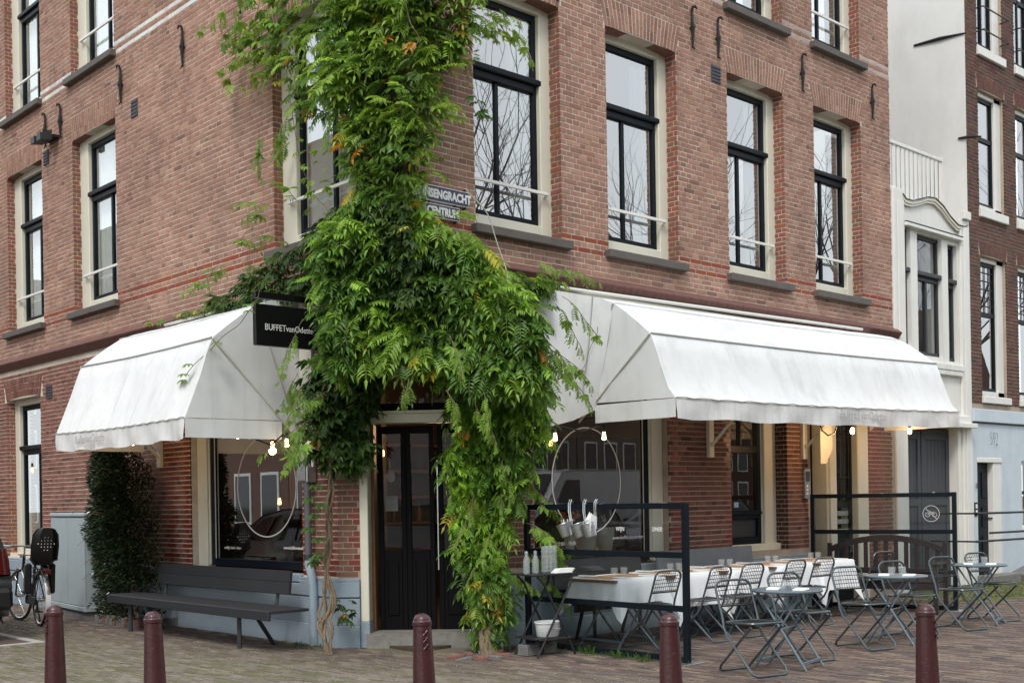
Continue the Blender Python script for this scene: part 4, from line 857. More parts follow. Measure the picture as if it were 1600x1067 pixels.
# ---------------------------------------------------------------- glass wind screens
def screen(p0, p1, h, rails, label, decals):
    a, b = Vector((*p0, 0)), Vector((*p1, 0)); L = (b - a).length; t = thing('glass_screen', label, 'glass screen', a, math.atan2(b.y - a.y, b.x - a.x))
    for x in (0, L - .055): MB().bev(x, x + .055, -.0275, .0275, 0, h, .004).build('post', M['black'], t)
    for z in rails: MB().bev(.056, L - .056, -.02, .02, z - .028, z + .028, .004).build('rail', M['black'], t)
    zs = sorted(rails)
    for z0, z1 in zip(zs, zs[1:]): MB().box(.056, L - .056, -.002, .002, z0 + .029, z1 - .029).build('pane', M['screen'], t) if 0 else MB().add([(.056, 0, z0 + .029), (L - .056, 0, z0 + .029), (L - .056, 0, z1 - .029), (.056, 0, z1 - .029)], [(0, 1, 2, 3)]).build('pane', M['screen'], t)
    for x in (.3, L * .5, L - .3): MB().bev(x, x + .03, -.023, .023, h - .006, h + .002, .001).build('clip', M['steel'], t)
    MB().bev(-.06, .12, -.15, .15, 0, .012, .003).build('foot_plate', M['zinc'], t); MB().bev(L - .12, L + .06, -.15, .15, 0, .012, .003).build('foot_plate', M['zinc'], t)
    return t, L
s1, L1 = screen((1.37, -.24), (1.365, -2.43), 1.5, (.04, .51, 1.01, 1.472), 'black framed glass screen between the entrance and the dining tables', 0)
text('WIJN', .06, (1.30, -.006, 1.23), (1, 0, 0), (0, 0, 1), M['lettw'], 'lettering', s1, squeeze=.8); text('DINER', .06, (1.76, -.006, 1.23), (1, 0, 0), (0, 0, 1), M['lettw'], 'lettering', s1, squeeze=.75)
s2, L2 = screen((7.0, -.1), (7.52, -1.97), 1.56, (.04, .51, 1.04, 1.53), 'black framed glass screen with a no bicycles symbol at the far end of the terrace', 0)
fs2 = lambda s, n, z: (s, -n, z)
cx, cz = 1.62, 1.28
ring(fs2, cx, cz, .105, .105, .006, .005, K=40).build('no_bicycles_ring', M['lettg'], s2)
for dx in (-.045, .045): ring(fs2, cx + dx, cz - .015, .028, .028, .006, .004, K=20).build('bicycle_symbol', M['lettg'], s2)
m = MB()
def bar2(m, x0, z0, x1, z1, r=.004, y=-.0062): 
    d = Vector((x1 - x0, 0, z1 - z0)).normalized(); p = Vector((-d.z, 0, d.x)) * r
    m.add([(x0 - p.x, y, z0 - p.z), (x1 - p.x, y, z1 - p.z), (x1 + p.x, y, z1 + p.z), (x0 + p.x, y, z0 + p.z)], [(0, 1, 2, 3)])
for q in ((-.045, -.015, -.01, .02), (-.01, .02, .045, -.015), (-.02, .03, .0, .03), (.03, .03, .045, -.015), (-.01, .02, .032, .02), (.0, -.012, .032, .02), (-.045, -.015, .0, -.015)): bar2(m, cx + q[0], cz + q[1], cx + q[2], cz + q[3], .003)
bar2(m, cx - .072, cz + .072, cx + .072, cz - .072, .005, -.0066); m.build('bicycle_symbol', M['lettg'], s2)
# ---------------------------------------------------------------- folding chairs
def arc(c, r, a0, a1, n, f): return [f(c[0] + r * math.cos(a0 + (a1 - a0) * i / n), c[1] + r * math.sin(a0 + (a1 - a0) * i / n)) for i in range(n + 1)]
def make_chair(label, group, loc, rz):
    t = thing('folding_chair', label, 'chair', loc, rz, group)
    W = .195
    # loop one: back hoop, bends at seat height, slopes to the front floor bar
    side = [(-.235, .80), (-.222, .74), (-.165, .50), (-.14, .40), (-.1, .33), (.21, .06), (.235, .022)]
    pts = []
    for i in range(7): a = PI / 2 * i / 6; pts.append((-.262 + .0 * i + .002 * i, -(W - .09) - .09 * math.sin(a), .735 + .07 * math.cos(a) + .0))
    left = [(x, -W, z) for x, z in side[2:6]]
    foot = [(.228 + .0, -W + .01, .03), (.243, -W + .05, .012)]
    half = pts + left + foot
    loop = half + [(x, -y, z) for x, y, z in reversed(half)]
    MB().tube(loop, .0115, 8, closed=True).build('back_leg_frame', M['chair'], t)
    # loop two: seat front down to the rear floor bar
    h2 = [(.2, -W + .022, .43), (.17, -W + .022, .405), (-.22, -W + .022, .06), (-.25, -W + .035, .022), (-.262, -W + .075, .012)]
    MB().tube(h2 + [(x, -y, z) for x, y, z in reversed(h2)], .0115, 8).build('front_leg_frame', M['chair'], t)
    # seat: bent rim and woven strips
    rim = []
    for (qx, qy, a0) in ((.15, .115, 0), (-.1, .115, PI / 2), (-.1, -.115, PI), (.15, -.115, 3 * PI / 2)):
        for i in range(5): a = a0 + PI / 2 * i / 4; rim.append((qx + .065 * math.cos(a), qy + .065 * math.sin(a), .446 + .012 * (qx > 0)))
    MB().tube(rim, .011, 7, closed=True).build('seat_rim', M['chair'], t)
    m = MB()
    for k in range(8):
        y = -.155 + k * .31 / 7; e = .0 if abs(y) < .12 else .03; m.tube([(-.155 + e, y, .445), (0, y, .438), (.205 - e, y, .455)], [.006] * 3, 4)
    for k in range(8):
        x = -.135 + k * .32 / 7; m.box(x - .012, x + .012, -.172, .172, .442 + (x + .1) * .03, .447 + (x + .1) * .03)
    m.build('seat_mesh', M['chairdk'], t)
    m = MB(); xb = lambda z: -.165 - (z - .5) * .39
    for k in range(5):
        z = .60 + k * .039; m.tube([(xb(z), -.183 + (.02 if k == 4 else 0), z), (xb(z) - .004, 0, z + .004 * (k % 2)), (xb(z), .183 - (.02 if k == 4 else 0), z)], .0035, 4)
    for k in range(11):
        y = -.16 + k * .032; m.tube([(xb(.59) - .001, y, .585), (xb(.69), y + .005, .69), (xb(.77), y, .79 - (0 if abs(y) < .11 else .03))], .0028, 4)
    m.tube([(xb(.585), -.19, .585), (xb(.585), .19, .585)], .009, 6)
    m.build('back_mesh', M['chairdk'], t)
    return t
GL = 'folding chairs along the long dining tables'; GR = 'folding chairs at the round tables'
ch = []
for i, (x, y, a, lab) in enumerate(((2.07, -1.36, 88, 'folding chair at the long tables, just behind the glass screen'), (2.9, -1.38, 92, 'folding chair at the long tables, second from the glass screen'),
        (3.52, -1.36, 89, 'folding chair at the long tables, middle one of five'), (4.38, -1.34, 91, 'folding chair at the long tables, fourth from the glass screen'), (5.0, -1.33, 87, 'folding chair at the long tables, last one toward the slatted bench'),
        (6.62, -1.2, 80, 'dark folding chair standing alone in front of the slatted bench'))):
    lab0 = lab
    if i == 0: c0 = make_chair(lab0, GL, (x, y, 0), math.radians(a)); ch.append(c0)
    else: ch.append(copy_tree(c0, (x, y, 0), math.radians(a), lab0))
for x, y, a, lab in ((1.27, -3.2, -105, 'folding chair left of the nearest round table'), (2.32, -3.02, -104, 'folding chair right of the nearest round table'), (3.43, -3.02, -107, 'folding chair left of the middle round table'),
        (4.56, -2.9, -104, 'folding chair right of the middle round table'), (5.62, -2.93, -106, 'folding chair left of the farthest round table'), (6.72, -2.82, -103, 'folding chair right of the farthest round table')):
    c = copy_tree(c0, (x, y, 0), math.radians(a), lab); c['group'] = GR
# ---------------------------------------------------------------- round tables
def make_round(label, loc, rz):
    t = thing('round_table', label, 'table', loc, rz, 'small round terrace tables'); H = .705; R_ = .315
    MB().lathe([(.0, H - .004), (R_ - .02, H - .008), (R_ - .004, H - .022), (R_, H - .018), (R_ + .002, H - .006), (R_ - .004, H), (.0, H)], n=40).build('table_top', M['tablet'], t)
    for sg in (-1, 1):
        for y in (-.19 if sg < 0 else -.15, .19 if sg < 0 else .15):
            MB().tube([(sg * .2, y, H - .02), (-sg * .24, y * 1.08, .02), (-sg * .247, y * 1.08, .004)], .0105, 6).build('leg', M['tablet'], t)
        yy = .205 if sg < 0 else .162
        MB().box(-sg * .215 - .014, -sg * .215 + .014, -yy, yy, .055, .075).build('foot_bar', M['tablet'], t)
    MB().tube([(.0, -.18, .36), (.0, .18, .36)], .007, 6).build('pivot_rod', M['tablet'], t); MB().tube([(.15, -.16, H - .03), (-.12, -.16, .3)], .006, 5).build('brace', M['tablet'], t)
    return t
def glass_set(base, n, lab, grp, z, spots):
    for k, (x, y) in enumerate(spots):
        o_ = tag(MB().lathe([(.026, .0), (.034, .004), (.038, .05), (.041, .088), (.0385, .088), (.035, .05), (.030, .012), (.002, .01)], n=16).build('tumbler', M['tumbler']), lab[k] if isinstance(lab, (list, tuple)) else lab, 'glass', grp)
        o_.location = (base[0] + x, base[1] + y, z)
def napkin(x, y, z, rz, lab, grp, w=.2, d=.11):
    m = MB(); m.bev(-w / 2, w / 2, -d / 2, d / 2, 0, .008, .003); m.bev(-w / 2 + .008, w / 2 - .004, -d / 2 + .005, d / 2 - .002, .008, .014, .002)
    o_ = tag(m.build('napkin', M['napkin']), lab, 'napkin', grp); o_.location = (x, y, z); o_.rotation_euler = (0, 0, rz)
RT = [(1.8, -3.21, 12, 'nearest'), (3.99, -3.06, 10, 'middle'), (6.22, -2.88, 14, 'farthest')]
for i, (x, y, a, nm) in enumerate(RT):
    lab = {'nearest': 'round blue grey table nearest the camera', 'middle': 'middle one of the three round blue grey tables', 'farthest': 'round blue grey table farthest along the terrace, beside the screen'}[nm]
    if i == 0: r0 = make_round(lab, (x, y, 0), math.radians(a - 90))
    else: copy_tree(r0, (x, y, 0), math.radians(a - 90), lab)
    glass_set((x, y), 2, ['left tumbler on the %s round table' % nm, 'right tumbler on the %s round table' % nm], 'tumblers on the round tables', .705, ((-.045, .02), (.04, -.05)))
    napkin(x - .1, y + .08, .7055, .5, 'folded napkin behind the tumblers on the %s round table' % nm, 'napkins on the round tables'); napkin(x - .02, y - .16, .7055, .35, 'folded napkin before the tumblers on the %s round table' % nm, 'napkins on the round tables')
# ---------------------------------------------------------------- long dining tables
def cloth_mesh(w, d, h, drop, seed):
    r = random.Random(seed); m = MB(); rows = []; N = 96
    def per(u, e, wob=0, z=0):
        # rounded rectangle perimeter with corner drape
        out = []
        for i in range(N):
            a = 2 * PI * i / N; cx_, sy_ = math.cos(a), math.sin(a); k = 1 / max(abs(cx_) / (w / 2 + e), abs(sy_) / (d / 2 + e)); k2 = 1 / ((abs(cx_) / (w / 2 + e)) ** 14 + (abs(sy_) / (d / 2 + e)) ** 14) ** (1 / 14)
            corner = max(0, 1 - abs(abs(abs(cx_ * k) - (w / 2 + e)) + abs(abs(sy_ * k) - (d / 2 + e))) / .13)
            f_ = wob * (math.sin(a * 9 + seed) * .35 + math.sin(a * 17 + seed * 2) * .25 + corner * 3.2)
            out.append((cx_ * (k2 + f_), sy_ * (k2 + f_), z - corner * wob * 4.5))
        return out
    m.v = []; top = per(0, -.0, 0, h + .004)
    rows = [[(x * .6, y * .6, h + .005) for x, y, z in top], [(x * .985, y * .985, h + .005) for x, y, z in top], [(x, y, h - .002) for x, y, z in top]]
    for q in (.2, .45, .7, .9, 1.0): rows.append(per(0, .006 + .012 * q, .02 * q * q * 2.2, h - drop * q))
    m.grid(rows, closed=True); n = len(m.v); m.add([(0, 0, h + .005)], []); c = n
    m.f += [(i, (i + 1) % N, c) for i in range(N)]; m.c += [(1, 1, 1)] * N; m.sm += [True] * N
    return m
TX = [(2.08, .76), (3.01, .75), (3.95, .77), (4.88, .75), (5.82, .77)]; TY = -.9; TH = .715
names = ['first', 'second', 'third', 'fourth', 'fifth']
tg = 'white clothed dining tables against the facade'
def make_table(loc, label):
    t = thing('dining_table', label, 'table', loc, 0, tg)
    MB().bev(-.42, .42, -.34, .34, TH - .03, TH - .004, .004).build('table_top', M['woodbr'], t)
    for sg in (-1, 1):
        for y in (-.28, .28): MB().tube([(sg * .3, y, TH - .03), (-sg * .3, y * .96, .0)], .014, 5).build('leg', M['tablet'], t)
        MB().box(sg * .27 - .014, sg * .27 + .014, -.27, .27, .06, .08).build('foot_bar', M['tablet'], t)
    return t
for i, (x, w_) in enumerate(TX):
    lab = names[i] + ' dining table from the left in the row, under its white cloth'
    if i == 0: dt = make_table((x, TY, 0), lab)
    else: copy_tree(dt, (x, TY, 0), 0, lab)
    o_ = tag(cloth_mesh(w_, .74, TH + .001 * i, .25 + .05 * (i * 2 % 3), i + 2).build('tablecloth', M['cloth']), 'white tablecloth on the %s dining table from the left' % names[i], 'tablecloth', 'white tablecloths on the dining tables'); o_.location = (x, TY, .0)
    z = TH + .0065 + .001 * i
    o_ = tag(MB().bev(-w_ / 2 + .02, w_ / 2 - .02, -.23, .23, 0, .0015, .0005).build('table_runner', M['paper']), 'brown paper runner along the %s dining table from the left' % names[i], 'table runner', 'brown paper table runners'); o_.location = (x, TY, z)
    glass_set((x, TY), 2, ['tumbler at the left of the pair on the %s dining table' % names[i], 'tumbler at the right of the pair on the %s dining table' % names[i]], 'tumblers on the dining tables', z + .002, ((.02, .06), (.14, .03)))
    for j, (dx, dy) in enumerate(((-.2, -.25), (.2, -.25), (-.2, .25))):
        where = ('front left', 'front right', 'rear')[j]
        napkin(x + dx, TY + dy, z + .0005, .05, 'napkin at the %s place of the %s dining table' % (where, names[i]), 'napkins on the dining tables', .09, .2)
        c_ = MB(); c_.bev(-.007, .003, -.1, .1, 0, .003, .001); c_.bev(.012, .02, -.1, .04, 0, .003, .001); c_.bev(.006, .026, .04, .1, 0, .003, .001)
        o_ = tag(c_.build('cutlery', M['steel']), 'knife and fork on the %s napkin of the %s dining table' % (where, names[i]), 'cutlery', 'cutlery on the napkins'); o_.location = (x + dx, TY + dy, z + .0155)
# ---------------------------------------------------------------- benches against the facades
def wall_bench(f, s0, s1, n_back, m_, label, hz=.44, hb=.84, front=.5, nm='bench', lean=.12, inset=(.05, .05), legs=(.35, .45)):
    o0 = f(s0, 0, 0); t = thing(nm, label, 'bench', o0); fr = lambda a, b, c: tuple(Vector(f(a, b, c)) - Vector(o0)); L = s1 - s0
    a, b = s0, s1
    for k in range(3): q = n_back + .08 + k * (front - .1) / 3; MB(fr).bev(a - .06, b + .06, q, q + (front - .1) / 3 - .006, hz - .03, hz, .004).build('seat_plank', m_, t)
    MB(fr).bev(a - .06, b + .06, n_back + front - .02, n_back + front + .015, hz - .1, hz - .0, .006).build('front_plank', m_, t)
    for z0, z1 in ((hz + .12, hz + .25), (hz + .253, hb)):
        vs = []; n0 = n_back + .04 - (z0 - hz) * lean; n1 = n_back + .04 - (z1 - hz) * lean
        MB(fr).add([(a + inset[0], n0, z0), (b - inset[1], n0, z0), (b - inset[1], n0 - .03, z0), (a + inset[0], n0 - .03, z0), (a + inset[0], n1, z1), (b - inset[1], n1, z1), (b - inset[1], n1 - .03, z1), (a + inset[0], n1 - .03, z1)], [(0, 1, 5, 4), (2, 3, 7, 6), (4, 5, 6, 7), (3, 2, 1, 0), (1, 2, 6, 5), (0, 4, 7, 3)]).build('back_plank', m_, t)
    for s in (a + legs[0], b - legs[1]):
        MB(fr).tube([(s, n_back + .0, hz - .05), (s, n_back - .02 - (hb - hz) * lean, hb - .05)], .022, 4).build('back_support', m_, t)
        MB(fr).tube([(s, n_back + front - .1, hz - .03), (s, n_back + front - .1, 0)], .028, 4).build('leg', m_, t)
        MB(fr).tube([(s, n_back + front - .25, hz - .03), (s + .02, n_back + .02, 0)], .026, 4).build('leg', m_, t)
        MB(fr).bev(s - .025, s + .025, n_back + .05, n_back + front - .05, hz - .07, hz - .032, .004).build('cross_bar', m_, t)
    return t
wall_bench(fL, 1.28, 5.0, .32, M['benchp'], 'long charcoal plank bench against the side street wall', .45, .82, .56, inset=(.42, .2), legs=(.72, .36))
wall_bench(fR, 1.75, 3.3, .22, M['benchp'], 'dark plank bench under the canal side shop window', .45, .88, .42)
wall_bench(fR, 3.5, 5.5, .22, M['benchg'], 'pale grey plank bench against the dark brick pier', .45, .91, .42)
# arched garden bench
p0, p1 = Vector((7.05, -.36, 0)), Vector((7.42, -1.86, 0)); Lb = (p1 - p0).length
t = thing('slatted_bench', 'dark brown garden bench with arched slatted back at the end of the terrace', 'bench', p0, math.atan2(p1.y - p0.y, p1.x - p0.x))
bb = M['benchb']      # local: x along the bench, -y towards the sitter's front (west)
top = lambda x: .80 + .17 * math.sin(PI * max(0, min(1, x / Lb))) ** .8
m = MB(); rows = []
for x in [Lb * i / 16 for i in range(17)]: rows.append([(x, .0, top(x) - .05), (x, -.035, top(x) - .05), (x, -.035, top(x) + .03), (x, 0, top(x) + .03)])
m.grid(rows, closed=True); m.build('arched_top_rail', bb, t)
for x in (-.02, Lb - .03): MB().bev(x, x + .055, -.04, .015, 0, .89 if x < 1 else .92, .005).build('back_post', bb, t)
MB().bev(.03, Lb - .03, -.03, 0, .5, .56, .004).build('lower_back_rail', bb, t)
for k in range(11): x = .1 + k * (Lb - .2) / 10; MB().bev(x - .028, x + .028, -.025, -.005, .555, top(x) - .04, .003).build('back_slat', bb, t)
for k in range(6): y = -.06 - k * .082; MB().bev(-.0, Lb, y - .07, y, .40, .425, .004).build('seat_slat', bb, t)
MB().bev(.0, Lb, -.535, -.51, .31, .4, .004).build('front_apron', bb, t)
for x in (-.02, Lb - .035):
    MB().bev(x, x + .055, -.54, -.485, 0, .63, .004).build('front_leg', bb, t); MB().bev(x - .01, x + .07, -.57, .0, .63, .66, .006).build('arm_rest', bb, t)
    MB().bev(x + .01, x + .045, -.5, .0, .31, .39, .004).build('side_rail', bb, t)
# ---------------------------------------------------------------- folding serving stand with bottles and glasses
t = thing('serving_stand', 'folding metal serving stand with two shelves beside the vine', 'stand', (1.0, -.88, 0), math.radians(-8))
MB().bev(-.27, .27, -.2, .2, .80, .815, .004).build('top_shelf', M['chairdk'], t); MB().bev(-.24, .2, -.17, .17, .17, .185, .004).build('lower_shelf', M['chairdk'], t)
for y in (-.19, .19):
    for sg in (-1, 1): MB().tube([(sg * .22, y * .97, .79), (sg * .19, y, .7), (-sg * .23, y * 1.02, .0)] if sg > 0 else [(-.2, y * .9, .79), (-.12, y * .9, .72), (.25, y * .94, 0)], .012, 7).build('leg', M['chairdk'], t)
    MB().tube([(-.2, y, .17), (.2, y, .17)], .008, 6).build('shelf_rail', M['chairdk'], t)
for k in range(4):
    o_ = tag(MB().lathe([(.03, 0), (.034, .01), (.034, .13), (.02, .17), (.014, .19), (.017, .2), (.017, .215), (.01, .225)], n=14).build('glass_bottle', M['bottle']), 'clear glass bottle on the serving stand, %s' % ('leftmost of four', 'second of four from the left', 'third of four from the left', 'rightmost of four, next to the stacked tumblers')[k], 'bottle', 'bottles on the serving stand')
    o_.location = (.79 + k * .062, -.86 + (k % 2) * .07, .8155)
for a_ in range(3):
    for b_ in range(5):
        o_ = tag(MB().lathe([(.026, .0), (.034, .004), (.036, .04), (.039, .06), (.0365, .06), (.033, .04), (.028, .01), (.002, .008)], n=14).build('stacked_tumbler', M['tumbler']), 'tumbler in the %s stack on the serving stand, level %s from the bottom' % (('left', 'middle', 'right')[a_], ('one', 'two', 'three', 'four', 'five')[b_]), 'glass', 'stacked tumblers on the serving stand')
        o_.location = (1.04 + a_ * .075, -.86 + a_ * .01, .8155 + b_ * .052)
for k in range(3): napkin(1.12 + k * .03, -1.02 + k * .01, .8155 + k * .0145, -.1 + k * .06, ('bottom', 'middle', 'top')[k] + ' napkin of the small pile on the serving stand', 'napkins on the serving stand', .22, .09)
o_ = tag(MB().lathe([(.115, 0), (.125, .01), (.14, .13), (.15, .135), (.15, .15), (.137, .15), (.12, .02), (.002, .015)], n=26, sx=1, sy=.8).build('enamel_tub', mat('white_enamel', (.62, .63, .62), .3, vary=.12, vs=10, bump=.02, stain=((.3, .3, .3), 20, .6, .4))), 'white oval enamel tub on the lower shelf of the serving stand', 'tub'); o_.location = (1.0, -.93, .1855)
h_ = MB().tube([(-.05, -.118, .085), (-.05, -.145, .085), (.0, -.155, .08), (.03, -.145, .085), (.03, -.12, .085)], .007, 6).build('tub_handle', M['zinc'], o_)
for k, (x, y) in enumerate(((.86, -.8), (1.12, -.78))):
    b_ = thing('ballast_block', ('left', 'right')[k] + ' grey concrete block under the serving stand', 'block', (x, y, 0)); MB().bev(-.09, .09, -.07, .07, 0, .11, .006).build('block_body', M['concrete'], b_); MB().tube([(-.03, -.075, .09), (-.03, -.09, .1), (.03, -.09, .1), (.03, -.075, .09)], .005, 5).build('block_handle', M['zinc'], b_)
# ---------------------------------------------------------------- tin pails hung over the screen
for k, y in enumerate((-.93, -1.13, -1.27)):
    t = thing('tin_pail', ('leftmost of the three tin pails hung over the glass screen, holding cutlery', 'middle one of the three tin pails hung over the glass screen', 'rightmost of the three tin pails hung over the glass screen, stuffed with white napkins')[k], 'pail', (1.30, y, 1.17), math.radians((200, 195, 185)[k]), 'tin pails on the glass screen')
    ti = .28
    o_ = MB().lathe([(.052, 0), (.056, .004), (.07, .13), (.077, .135), (.075, .14), (.067, .132), (.05, .01), (.002, .008)], n=24).build('pail_body', M['zinc'], t); o_.rotation_euler = (math.radians(17), math.radians(5), 0)
    o_ = MB().lathe([(.0645, .08), (.067, .084), (.0665, .09)], n=24).build('pail_rib', M['zinc'], t); o_.rotation_euler = (math.radians(17), math.radians(5), 0)
    MB().tube([(-.03, .03, .12), (-.045, .0, .25), (-.045, 0, .34), (-.07, 0, .372), (-.1, 0, .345), (-.1, 0, .32)], .007, 6).build('hook', M['steel'], t)
    MB().tube([(-.01, .05, .12), (-.045, .02, .25), (-.045, .02, .34), (-.07, .02, .372), (-.1, .02, .345)], .007, 6).build('hook', M['steel'], t)
    if k != 1:
        m = MB()
        if k == 2:
            for j in range(5): a = j * 1.3; m.prism([(-.05 + j * .008, .03), (.045, .05), (.05 - j * .01, .17 + .012 * j), (-.03, .19 - j * .006), (-.055, .14)], -.03 + j * .014, -.022 + j * .014, 1)
            tag(m.build('napkin_bundle', M['napkin']), 'white napkins stuffed in the rightmost tin pail', 'napkins').location = (1.30, y, 1.2)
        else:
            for j in range(9): a = j * .7; m.tube([(.03 * math.cos(a), .03 * math.sin(a), .03), (.062 * math.cos(a), .062 * math.sin(a), .165)], .006, 5)
            tag(m.build('cutlery_bundle', M['steel']), 'cutlery handles sticking out of the leftmost tin pail', 'cutlery').location = (1.30, y, 1.18)
# ---------------------------------------------------------------- bollards
def make_bollard(loc, rz, label):
    t = thing('bollard', label, 'bollard', loc, rz, 'dark red cast iron bollards'); H = .82
    MB().lathe([(.105, 0), (.1, .02), (.088, .05), (.08, .2), (.071, .45), (.061, .7), (.0585, .745)], n=14).build('shaft', M['bollard'], t)
    MB().lathe([(.058, .742), (.064, .746), (.064, .768), (.058, .774), (.057, .782), (.055, .79), (.045, .806), (.028, .818), (.002, .823)], n=28).build('cap', M['bollard'], t)
    for k in range(3):
        z = .70 - k * .045; m = MB()
        for sg in (-1, 1): m.tube([(-.066 + k * -.0015, -sg * .015, z - .016), (-.066 - k * .0015, sg * .015, z + .016)], .0042, 5)
        m.build('cross_emblem', M['bollard'], t)
    return t
BL = [(-3.78, -.52, 250, 'dark red bollard at the left, in front of the utility cabinet'), (-3.54, -1.67, 255, 'dark red bollard in front of the charcoal bench'), (-2.47, -3.31, 238, 'dark red bollard in front of the entrance'), (-1.5, -4.58, 300, 'dark red bollard in front of the near corner of the glass screen'), (.02, -5.5, 100, 'dark red bollard at the right, in front of the round tables')]
angs = [5, -120, 68, -120, 96]
for i, (x, y, a, lab) in enumerate(BL):
    # local -x carries the emblem
    if i == 0: b0 = make_bollard((x, y, 0), math.radians(angs[0]), lab)
    else:
        bq = copy_tree(b0, (x, y, 0), math.radians(angs[i]), lab); bq.rotation_euler = (math.radians((0, 1.0, -.8, .6, -1.1)[i]), math.radians((0, -.7, .9, -1.1, .5)[i]), math.radians(angs[i]))
# ---------------------------------------------------------------- utility cabinet
a, b = Vector((-.58, 6.4, 0)), Vector((-.42, 7.95, 0)); L = (b - a).length
t = thing('utility_cabinet', 'pale grey metal utility cabinet against the side street wall', 'cabinet', a, math.atan2(b.y - a.y, b.x - a.x))   # x along the front, -y into the wall side
for x0, x1 in ((.0, L / 2 - .002), (L / 2 + .002, L)): MB().bev(x0 + .03, x1 - .0, .0, .02, .19, 1.4, .006).build('door', M['cabinet'], t)
MB().bev(0, L, -.42, .0, .12, 1.42, .01).build('body', M['cabinet'], t); MB().bev(-.015, L + .015, -.44, .035, 1.42, 1.47, .01).build('lid', M['cabinet'], t); MB().bev(-.008, L + .008, -.43, .028, .12, .185, .006).build('skirt', M['cabinet'], t); MB().box(.03, L - .03, -.4, -.005, 0, .12).build('base', M['concrete'], t)
MB().bev(.0, .02, .0, .024, .19, 1.41, .004).build('corner_strip', M['cabinet'], t)
# ---------------------------------------------------------------- climbing plants
POLY = {
'L_up':('L',-0.25,[(-0.5, 6.7), (2.31, 7.67), (2.53, 7.31), (2.33, 6.95), (2.42, 6.58), (1.82, 6.3), (1.7, 5.85), (1.09, 5.56), (0.75, 5.15), (0.59, 4.72), (-0.41, 4.34)]),
'L_sprig':('L',-0.25,[(2.32, 7.52), (2.53, 7.31), (3.05, 7.02), (3.29, 6.71), (2.93, 6.31), (2.08, 6.23), (1.7, 5.99), (2.33, 6.95)]),
'L_trail':('L',-0.2,[(1.84, 6.04), (1.61, 5.21), (1.31, 4.64), (0.89, 4.79), (1.16, 5.59)]),
'L_band':('L',-0.25,[(0.65, 4.73), (1.24, 4.55), (1.68, 4.42), (2.42, 4.33), (3.15, 4.14), (3.85, 4.01), (3.62, 3.85), (2.43, 3.82), (1.39, 3.58), (0.03, 3.41), (-0.41, 3.41), (-0.44, 4.51)]),
'L_rail':('L',-0.12,[(3.85, 4.06), (5.7, 3.98), (5.7, 3.9), (3.7, 3.87)]),
'C_pier':('C',0.9,[(-1.16, 3.69), (-1.1, 3.08), (-1.21, 2.54), (-1.05, 1.9), (-0.61, 1.84), (-0.48, 2.12), (-0.53, 2.53), (-0.32, 2.79), (-0.17, 3.6)]),
'C_canopy':('C',-0.2,[(-0.84, 4.31), (-0.9, 4.0), (-0.82, 3.49), (-0.85, 2.85), (-0.47, 2.95), (0.38, 2.9), (0.5, 2.72), (1.3, 2.55), (1.46, 2.74), (1.38, 3.19), (1.29, 3.5), (1.07, 3.76), (0.76, 4.15), (0.45, 4.34), (0.08, 4.67), (-0.43, 4.68)]),
'C_col':('C',0.55,[(0.38, 2.76), (0.3, 2.1), (0.31, 1.44), (0.42, 0.97), (0.48, 0.51), (0.6, 0.21), (0.66, 0.11), (0.76, -0.02), (0.87, 0.11), (1.0, 0.37), (0.94, 0.77), (1.01, 1.23), (1.18, 1.75), (1.42, 2.14), (1.44, 2.73)]),
'C_up':('C',-0.15,[(-0.78, 6.92), (0.77, 6.87), (0.76, 6.24), (0.47, 5.93), (0.4, 5.37), (0.24, 5.05), (0.2, 4.48), (-0.44, 4.5), (-0.53, 4.95), (-0.81, 5.59)]),
'R_band':('R',-0.15,[(0.96, 4.24), (1.32, 4.03), (2.15, 3.99), (1.99, 3.87), (1.32, 3.7), (0.86, 3.82)]),
'R_sprig':('R',-0.35,[(0.33, 6.67), (1.11, 6.69), (1.52, 6.56), (1.33, 6.4), (0.83, 6.25), (0.69, 5.99), (0.47, 5.62), (0.31, 5.77)]),
'R_tip':('R',-0.35,[(0.6, 5.64), (0.66, 5.79), (0.88, 5.44), (0.77, 5.43)]),
'L_foot':('C',0.95,[(-0.88, 0.57), (-0.7, 0.6), (-0.64, 0.43), (-0.81, 0.16), (-0.9, 0.37)]),
}
def inpoly(P, x, y):
    c = False; j = len(P) - 1
    for i in range(len(P)):
        if (P[i][1] > y) != (P[j][1] > y) and x < (P[j][0] - P[i][0]) * (y - P[i][1]) / (P[j][1] - P[i][1]) + P[i][0]: c = not c
        j = i
    return c
def edge_dist(P, x, y):
    d = 9
    for i in range(len(P)):
        a, b = Vector(P[i]), Vector(P[(i + 1) % len(P)]); ab = b - a; t = max(0, min(1, (Vector((x, y)) - a).dot(ab) / ab.length_squared)); d = min(d, (a + ab * t - Vector((x, y))).length)
    return d
from mathutils import noise
